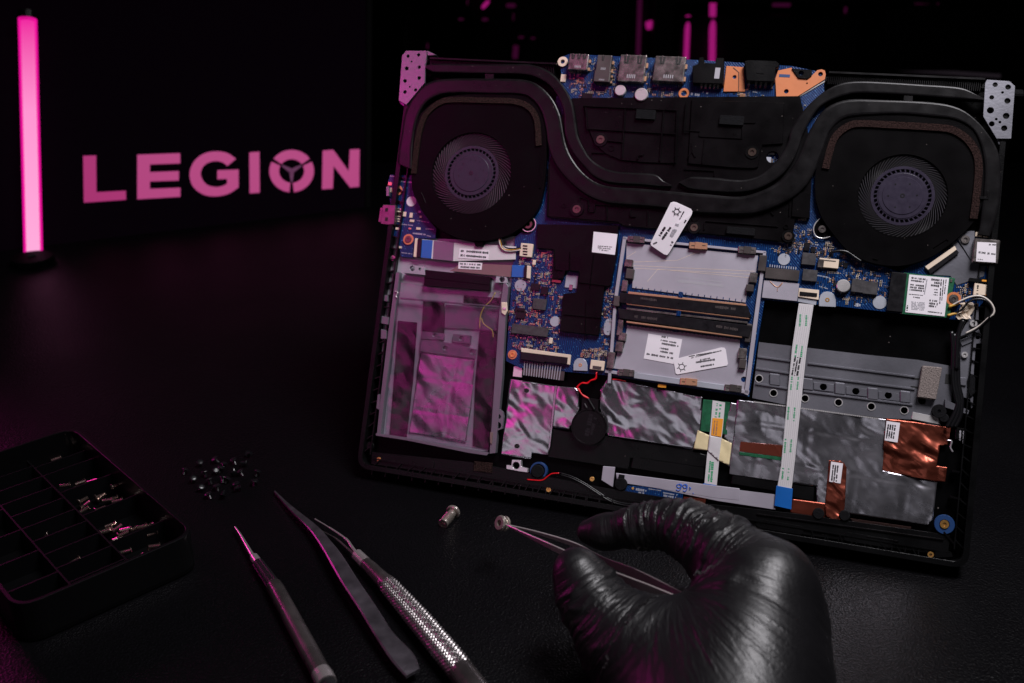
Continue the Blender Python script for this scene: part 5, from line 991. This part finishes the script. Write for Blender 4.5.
blade([D(508,525,.544), D(540,533.5,.533), D(575,545,.523), D(605,561,.512), D(640,576,.495), D(691,604,.47), D(720,622,.4535)], [.0008,.002,.003,.004,.006,.008,.009], .0009, 'tweezer_arm', TWM, hz, base)
# ================================================================ tools on the table
# black tweezers
BTW = mat('brushed_dark_steel', (.14,.125,.145), .34, .85, bump=.2, bscale=200, var=.3, vscale=90)
base = T(350, 590); tw = thing('tweezers', 'broad dark steel tweezers lying flat between screwdriver and knurled tool', 'tweezers', base)
Lf = [(274,492),(288,508),(307,527),(317,540),(325.5,554),(340,580),(357.6,607),(374,634),(391,660),(406,677)]
Rt = [(275,491),(291,505.5),(318,526.5),(330,540),(341,553.5),(357.6,579),(376,606),(393,632),(413,653),(420,669)]
def armsh(hs, th, name):
    n = len(Lf); A = [T(*p, h) for p, h in zip(Lf, hs)]; B = [T(*p, h) for p, h in zip(Rt, hs)]; A = catmull(A, 5); B = catmull(B, 5); e = Vector((0,0,th)); mb = MB(); vs = []
    for a, b in zip(A, B): w_ = (b-a); vs += [a + w_*0 - e, a + w_*.0, a + w_*.08 + e*.5, b - w_*.08 + e*.5, b, b - e]
    n = len(A); f = [(i*6+k, i*6+(k+1) % 6, (i+1)*6+(k+1) % 6, (i+1)*6+k) for i in range(n-1) for k in range(6)] + [(5,4,3,2,1,0), tuple((n-1)*6+k for k in range(6))]
    mb.add(vs, f); return wmesh(mb, name, BTW, base, tw)
armsh([.0022,.004,.006,.0075,.0085,.009,.0088,.008,.007,.0065], .0011, 'tweezer_arm')
def shift(P, d): return P
_L, _R = Lf, Rt
armsh([.0012]*10, .0008, 'tweezer_arm'); mb = MB(); mb.tube([T(410,670,.001), T(410,670,.0072)], .0026, 16); wmesh(mb, 'rivet_block', BTW, base, tw)
def rod(prof, name, m_, parent, base, n=32, knurl=None, hfun=None):     # prof: (px, py, radius_m, height)
    P = [T(x, y, h) for x, y, r, h in prof]; R = [r for _,_,r,_ in prof]
    if knurl:
        kk, amp, pitch = knurl; A = P[0]; Bv = P[-1]; L_ = (Bv-A).length; ns = int(L_/.00028); ax = (Bv-A).normalized(); x = ax.orthogonal().normalized(); y = ax.cross(x); n = 256; vs = []
        cum = [0]; 
        for a_, b_ in zip(P, P[1:]): cum.append(cum[-1] + (b_-a_).length)
        for i in range(ns+1):
            s_ = L_*i/ns; rr_ = np.interp(s_, cum, R); c_ = Vector([np.interp(s_, cum, [p[j] for p in P]) for j in range(3)])
            for k_ in range(n):
                th = 2*math.pi*k_/n; u1 = (kk*th + s_*pitch) / (2*math.pi) % 1; u2 = (kk*th - s_*pitch) / (2*math.pi) % 1
                g_ = 1 - min(1, 2.3*min(u1, 1-u1), 2.3*min(u2, 1-u2))
                vs.append(c_ + (x*math.cos(th) + y*math.sin(th)) * (rr_ - amp*g_))
        f = [(i*n+k_, i*n+(k_+1) % n, (i+1)*n+(k_+1) % n, (i+1)*n+k_) for i in range(ns) for k_ in range(n)] + [tuple(range(n-1,-1,-1)), tuple(ns*n+k_ for k_ in range(n))]
        return wmesh(MB().add(vs, f), name, m_, base, parent)
    return wmesh(MB().tube(P, R, n), name, m_, base, parent, smooth=False)
GUN = mat('gunmetal', (.16,.14,.14), .27, .85, bump=.15, bscale=700, var=.35); KNM = mat('knurled_steel', (.24,.22,.22), .28, .9); DRK = mat('dark_ribbed_grip', (.010,.010,.011), .4, .3); CHR = mat('chrome', (.55,.50,.50), .25, .8)
base = T(290, 600); sd_ = thing('precision_screwdriver', 'slim dark precision screwdriver nearest the tray with thin steel tip', 'screwdriver', base)
rod([(235,527,.0005,.0040),(240,534,.0007,.0043),(252,555,.0013,.0045),(255,559,.0014,.0045)], 'driver_tip', CHR, sd_, base)
rod([(254,557,.0024,.0045),(258,563,.0026,.0045)], 'collar', CHR, sd_, base)
def ribrod(a, b, r0, r1, h, nr, amp, m_, name, parent, base):
    A, B = T(*a, h), T(*b, h); ax = (B-A).normalized(); x = ax.orthogonal().normalized(); y = ax.cross(x); vs = []; n = nr*4
    for t_, r in ((0,r0),(1,r1)):
        for k_ in range(n): th = 2*math.pi*k_/n; rr_ = r - (amp if k_ % 4 < 2 else 0); vs.append(A + (B-A)*t_ + (x*math.cos(th)+y*math.sin(th))*rr_)
    return wmesh(MB().add(vs, [(k_, (k_+1) % n, n+(k_+1) % n, n+k_) for k_ in range(n)] + [tuple(range(n-1,-1,-1)), tuple(n+k_ for k_ in range(n))]), name, m_, base, parent)
ribrod((258,563),(274,586), .0031,.0038,.0046, 20, .0003, DRK, 'ribbed_neck', sd_, base)
rod([(272,583,.0030,.0048),(274,586,.0043,.0048),(276,589,.0044,.0048),(299,632,.0046,.005),(321,673,.0047,.005),(322,675,.0044,.005)], 'handle', GUN, sd_, base)
rod([(321,673,.0048,.0052),(324,678,.0050,.0052),(327,684,.0049,.0052)], 'bright_band', CHR, sd_, base)
rod([(327,684,.0040,.0052),(345,716,.0042,.0052)], 'end_cap', DRK, sd_, base)
base = T(420, 620); kt = thing('knurled_probe', 'knurled steel probe handle with a thin two pronged tip, right of the tweezers', 'probe', base)
wmesh(MB().tube(catmull([T(315,519,.004), T(330,528,.0045), T(346,539,.006), T(352,547,.0065), T(359,556.5,.0062)], 8), [.0004]*8+[.0006]*8+[.0008]*8+[.0009]*9, 12), 'prong', CHR, base, kt)
wmesh(MB().tube(catmull([T(318,529,.002), T(335,538,.003), T(348,549,.0045), T(358,558,.0055)], 8), [.0004]*8+[.0006]*8+[.0008]*9, 12), 'prong', GUN, base, kt)
rod([(357,554.5,.0032,.0062),(365.5,563,.0034,.0062)], 'collar', CHR, kt, base)
rod([(364,562,.0030,.0062),(369,566,.0036,.0062),(384,581,.0043,.0064),(386,583,.0048,.0065),(388,585,.0050,.0065)], 'neck', GUN, kt, base)
rod([(386,582.5,.0047,.0066),(390,587,.0053,.0068),(420,621,.0063,.007),(450,657,.0067,.0074),(461,671,.0066,.0075)], 'knurled_grip', KNM, kt, base, knurl=(16, .00055, 2700))
rod([(459,669,.0060,.0075),(463,674,.0064,.0075),(500,722,.0066,.0075)], 'smooth_end', GUN, kt, base)
# ================================================================ GLOVED HAND
def sdf_hand():
    def J(px, py, d, rpx): return (np.array(D(px, py, d)), rpx*d/F)
    palm = [[J(770,588,.445,42), J(748,660,.43,62), J(733,760,.405,84), J(718,980,.36,84)],
            [J(788,628,.455,37), J(772,690,.445,54), J(752,790,.42,76)],
            [J(690,672,.442,50), J(735,690,.43,58)], [J(640,655,.452,44), J(700,740,.428,74), J(720,860,.39,80)],
            [J(700,625,.455,22), J(745,618,.448,38)]]
    fingers = [([J(577,571,.470,24), J(586,588,.468,29), J(596,606,.465,34), J(622,637,.458,43), J(660,675,.448,55)], (.0011, [.22,.42,.62,.82])),
               ([J(588,532,.508,11.5), J(604,532,.505,16), J(640,527,.498,21), J(668,524,.492,23), J(690,531,.486,29), J(722,552,.470,36), J(765,582,.450,40)], (.0014, [.3,.5,.68,.82])),
               ([J(648,612,.508,13), J(680,606,.502,17), J(725,600,.490,20), J(780,605,.462,34)], (.0005, [.5])),
               ([J(587,632,.489,12), J(630,640,.488,17), J(700,645,.480,22), J(780,650,.455,34)], (.0005, [.5])),
               ([J(606,667,.470,11), J(650,680,.468,16), J(710,690,.462,22), J(770,700,.445,34)], (.0005, [.5]))]
    allp = np.array([j[0] for ch in palm + [f[0] for f in fingers] for j in ch]); lo = allp.min(0) - .04; hi = allp.max(0) + .04
    lo[2] = max(lo[2], .0); h = .00125; ns = np.ceil((hi-lo)/h).astype(int)
    X, Y, Z = [lo[i] + h*np.arange(ns[i]) for i in range(3)]
    def smin(a, b, k): hh = np.clip(.5 + .5*(b-a)/k, 0, 1); return b*(1-hh) + a*hh - k*hh*(1-hh)
    gx, gy, gz = np.meshgrid(X, Y, Z, indexing='ij'); P = np.stack([gx, gy, gz], -1).astype(np.float32)
    nz = (np.sin(gx*210 + 1.7*np.sin(gz*160)) * np.sin(gy*190 + 1.3*np.sin(gx*130)) + .5*np.sin(gz*330 + gx*250)).astype(np.float32)
    def cone(a, ra, b, rb):
        ba = (b-a).astype(np.float32); t_ = np.clip(((P - a.astype(np.float32)) @ ba) / float(ba @ ba), 0, 1)
        d_ = np.linalg.norm(P - a.astype(np.float32) - t_[..., None]*ba, axis=-1) - (ra + (rb-ra)*t_); return d_.astype(np.float32), t_
    def chain(js, k):
        f = None; S_ = None; L_ = 0; Wt = None
        for (a, ra), (b, rb) in zip(js, js[1:]):
            d_, t_ = cone(a, ra, b, rb); s_ = L_ + t_*np.linalg.norm(b-a); L_ += np.linalg.norm(b-a)
            w_ = np.exp(-np.clip(d_ + .004, -.02, .2)/.0022)
            if f is None: f, S_, Wt = d_, s_*w_, w_
            else: S_ = S_ + s_*w_; Wt = Wt + w_; f = smin(f, d_, k)
        return f, S_/np.maximum(Wt, 1e-20), L_
    pf = None
    for js in palm: f, _, _ = chain(js, .012); pf = f if pf is None else smin(pf, f, .022)
    # stretched folds over the back of the hand, running from the web towards the knuckle
    w0 = D(690, 600, .46); cdir = D(760, 560, .445) - w0; cdir = np.array(cdir.normalized()); pr = P - np.array(w0, dtype=np.float32); along = pr @ cdir.astype(np.float32); 
    v2 = np.array((D(700, 560, .47) - w0).normalized()); across = pr @ v2.astype(np.float32)
    rad = np.sqrt(along**2 + across**2); ang = np.arctan2(across, along)
    fold = (np.maximum(0, np.sin(ang*11 + nz*.8))**1.5) * np.exp(-((rad-.026)/.016)**2) * np.clip((ang+.6)*1.2, 0, 1)
    pf = pf - .0020*fold.astype(np.float32)
    tot = pf; FL = []
    for js, (amp, cs) in fingers:
        f, s_, L_ = chain(js, .006); wr = np.zeros_like(f)
        u_ = s_/L_; ph = s_*1000*2*math.pi/5.0 + nz*1.6
        m_ = sum(np.exp(-((u_-c)/.10)**2) for c in cs); m_ = np.clip(m_, 0, 1)
        f = f - amp*m_*(np.maximum(0, np.sin(ph))**2 - .3) - .0003*nz*(u_ > .1)
        tot = np.minimum(tot, smin(pf, f, .013)); FL.append((f, s_, m_))
    SALL = np.where(tot < pf - .002, 0, 0).astype(np.float32) + (ang*.02).astype(np.float32); MALL = (np.exp(-((rad-.03)/.03)**2)*.7 + .12).astype(np.float32); bestf = pf.copy()
    for f, s_, m_ in FL:
        sel = f < bestf; SALL = np.where(sel, s_, SALL); MALL = np.where(sel, .35 + .65*m_, MALL); bestf = np.where(sel, f, bestf)
    V = tot; ins = V < 0; NX, NY, NZ = V.shape; acc = np.zeros((NX-1, NY-1, NZ-1, 3), np.float32); cnt = np.zeros((NX-1, NY-1, NZ-1), np.float32)
    cs_ = [(i, j, k_) for i in (0,1) for j in (0,1) for k_ in (0,1)]
    sl = lambda c: V[c[0]:NX-1+c[0], c[1]:NY-1+c[1], c[2]:NZ-1+c[2]]
    for a in cs_:
        for ax_ in range(3):
            if a[ax_] == 0:
                b = list(a); b[ax_] = 1; va, vb = sl(a), sl(b); cr = (va < 0) != (vb < 0); t_ = np.where(cr, va/np.where(cr, va-vb, 1), 0)
                for d_ in range(3): acc[..., d_] += np.where(cr, a[d_] + (t_ if d_ == ax_ else 0), 0)
                cnt += cr
    act = cnt > 0; idx = -np.ones(act.shape, int); idx[act] = np.arange(act.sum()); ijk = np.argwhere(act); vs = (ijk + acc[act]/cnt[act][:, None])*h + lo
    faces = []
    for ax_ in range(3):
        o1, o2 = (ax_+1) % 3, (ax_+2) % 3; sa = [slice(1, -1)]*3; sa[ax_] = slice(0, -1); sb_ = [slice(1, -1)]*3; sb_[ax_] = slice(1, None)
        a, b = ins[tuple(sa)], ins[tuple(sb_)]; g_ = np.argwhere(a != b); off = np.ones(3, int); off[ax_] = 0; g_ = g_ + off
        def at(d1, d2): c = g_.copy(); c[:, o1] += d1; c[:, o2] += d2; return idx[c[:,0], c[:,1], c[:,2]]
        qd = np.stack([at(-1,-1), at(0,-1), at(0,0), at(-1,0)], 1); fl = b[tuple((g_-off).T)]; qd[fl] = qd[fl][:, ::-1]; faces.append(qd)
    return vs, np.concatenate(faces), SALL[:-1,:-1,:-1][act], MALL[:-1,:-1,:-1][act]
hv, hf, hs_, hm_ = sdf_hand(); base = Vector(T(720, 640)); me = bpy.data.meshes.new('gloved_hand'); ok = (hf >= 0).all(1); hf = hf[ok]
me.from_pydata([tuple(v) for v in (hv - np.array(base))], [], [tuple(map(int, f)) for f in hf]); me.polygons.foreach_set('use_smooth', [True]*len(me.polygons))
for nm_, ar_ in (('fold_s', hs_), ('fold_m', hm_)):
    at_ = me.attributes.new(nm_, 'FLOAT', 'POINT'); at_.data.foreach_set('value', ar_.astype(np.float32))
def glove():
    m, nt, b = node_mat('black_nitrile'); N = nt.nodes.new; L = nt.links; tc = N('ShaderNodeTexCoord'); b.inputs['Base Color'].default_value = (.0045,.0042,.005,1); b.inputs['Roughness'].default_value = .40; b.inputs['Specular IOR Level'].default_value = .42
    mp = N('ShaderNodeMapping'); mp.inputs['Rotation'].default_value = (.3,.2,.75); mp.inputs['Scale'].default_value = (1, .4, .6); L.new(tc.outputs['Object'], mp.inputs[0])
    n1 = N('ShaderNodeTexNoise'); n1.inputs['Scale'].default_value = 190; n1.inputs['Detail'].default_value = 3; n1.inputs['Distortion'].default_value = .8; L.new(mp.outputs[0], n1.inputs['Vector'])
    n2 = N('ShaderNodeTexNoise'); n2.inputs['Scale'].default_value = 1700; n2.inputs['Detail'].default_value = 2; L.new(tc.outputs['Object'], n2.inputs['Vector'])
    fs_ = N('ShaderNodeAttribute'); fs_.attribute_name = 'fold_s'; fm_ = N('ShaderNodeAttribute'); fm_.attribute_name = 'fold_m'
    sc = N('ShaderNodeMath'); sc.operation = 'MULTIPLY'; sc.inputs[1].default_value = 380; L.new(fs_.outputs['Fac'], sc.inputs[0])
    lo_ = N('ShaderNodeVectorMath'); lo_.operation = 'SCALE'; lo_.inputs['Scale'].default_value = 45; L.new(tc.outputs['Object'], lo_.inputs[0])
    cx = N('ShaderNodeCombineXYZ'); L.new(sc.outputs[0], cx.inputs['X']); ad_ = N('ShaderNodeVectorMath'); L.new(cx.outputs[0], ad_.inputs[0]); L.new(lo_.outputs[0], ad_.inputs[1])
    n3 = N('ShaderNodeTexNoise'); n3.inputs['Scale'].default_value = 1; n3.inputs['Detail'].default_value = 3; n3.inputs['Distortion'].default_value = .5; L.new(ad_.outputs[0], n3.inputs['Vector'])
    rg = N('ShaderNodeMath'); rg.operation = 'MULTIPLY'; L.new(n3.outputs['Fac'], rg.inputs[0]); L.new(fm_.outputs['Fac'], rg.inputs[1])
    r2 = N('ShaderNodeMath'); r2.operation = 'MULTIPLY_ADD'; r2.inputs[1].default_value = 1.5; L.new(rg.outputs[0], r2.inputs[0])
    n1s = N('ShaderNodeMath'); n1s.operation = 'MULTIPLY'; n1s.inputs[1].default_value = .22; L.new(n1.outputs['Fac'], n1s.inputs[0]); L.new(n1s.outputs[0], r2.inputs[2])
    a = N('ShaderNodeMath'); a.operation = 'MULTIPLY_ADD'; a.inputs[1].default_value = .06; L.new(n2.outputs['Fac'], a.inputs[0]); L.new(r2.outputs[0], a.inputs[2])
    bp = N('ShaderNodeBump'); bp.inputs['Strength'].default_value = .8; bp.inputs['Distance'].default_value = .0012; L.new(a.outputs[0], bp.inputs['Height']); L.new(bp.outputs[0], b.inputs['Normal']); return m
me.materials.append(glove()); hand = bpy.data.objects.new('gloved_hand', me); COL.objects.link(hand); hand.location = base
hand['label'] = 'person\'s right hand in a black rubber glove pinching tweezers at the lower right'; hand['category'] = 'hand'
mod = hand.modifiers.new('s', 'SMOOTH'); mod.factor = .5; mod.iterations = 2
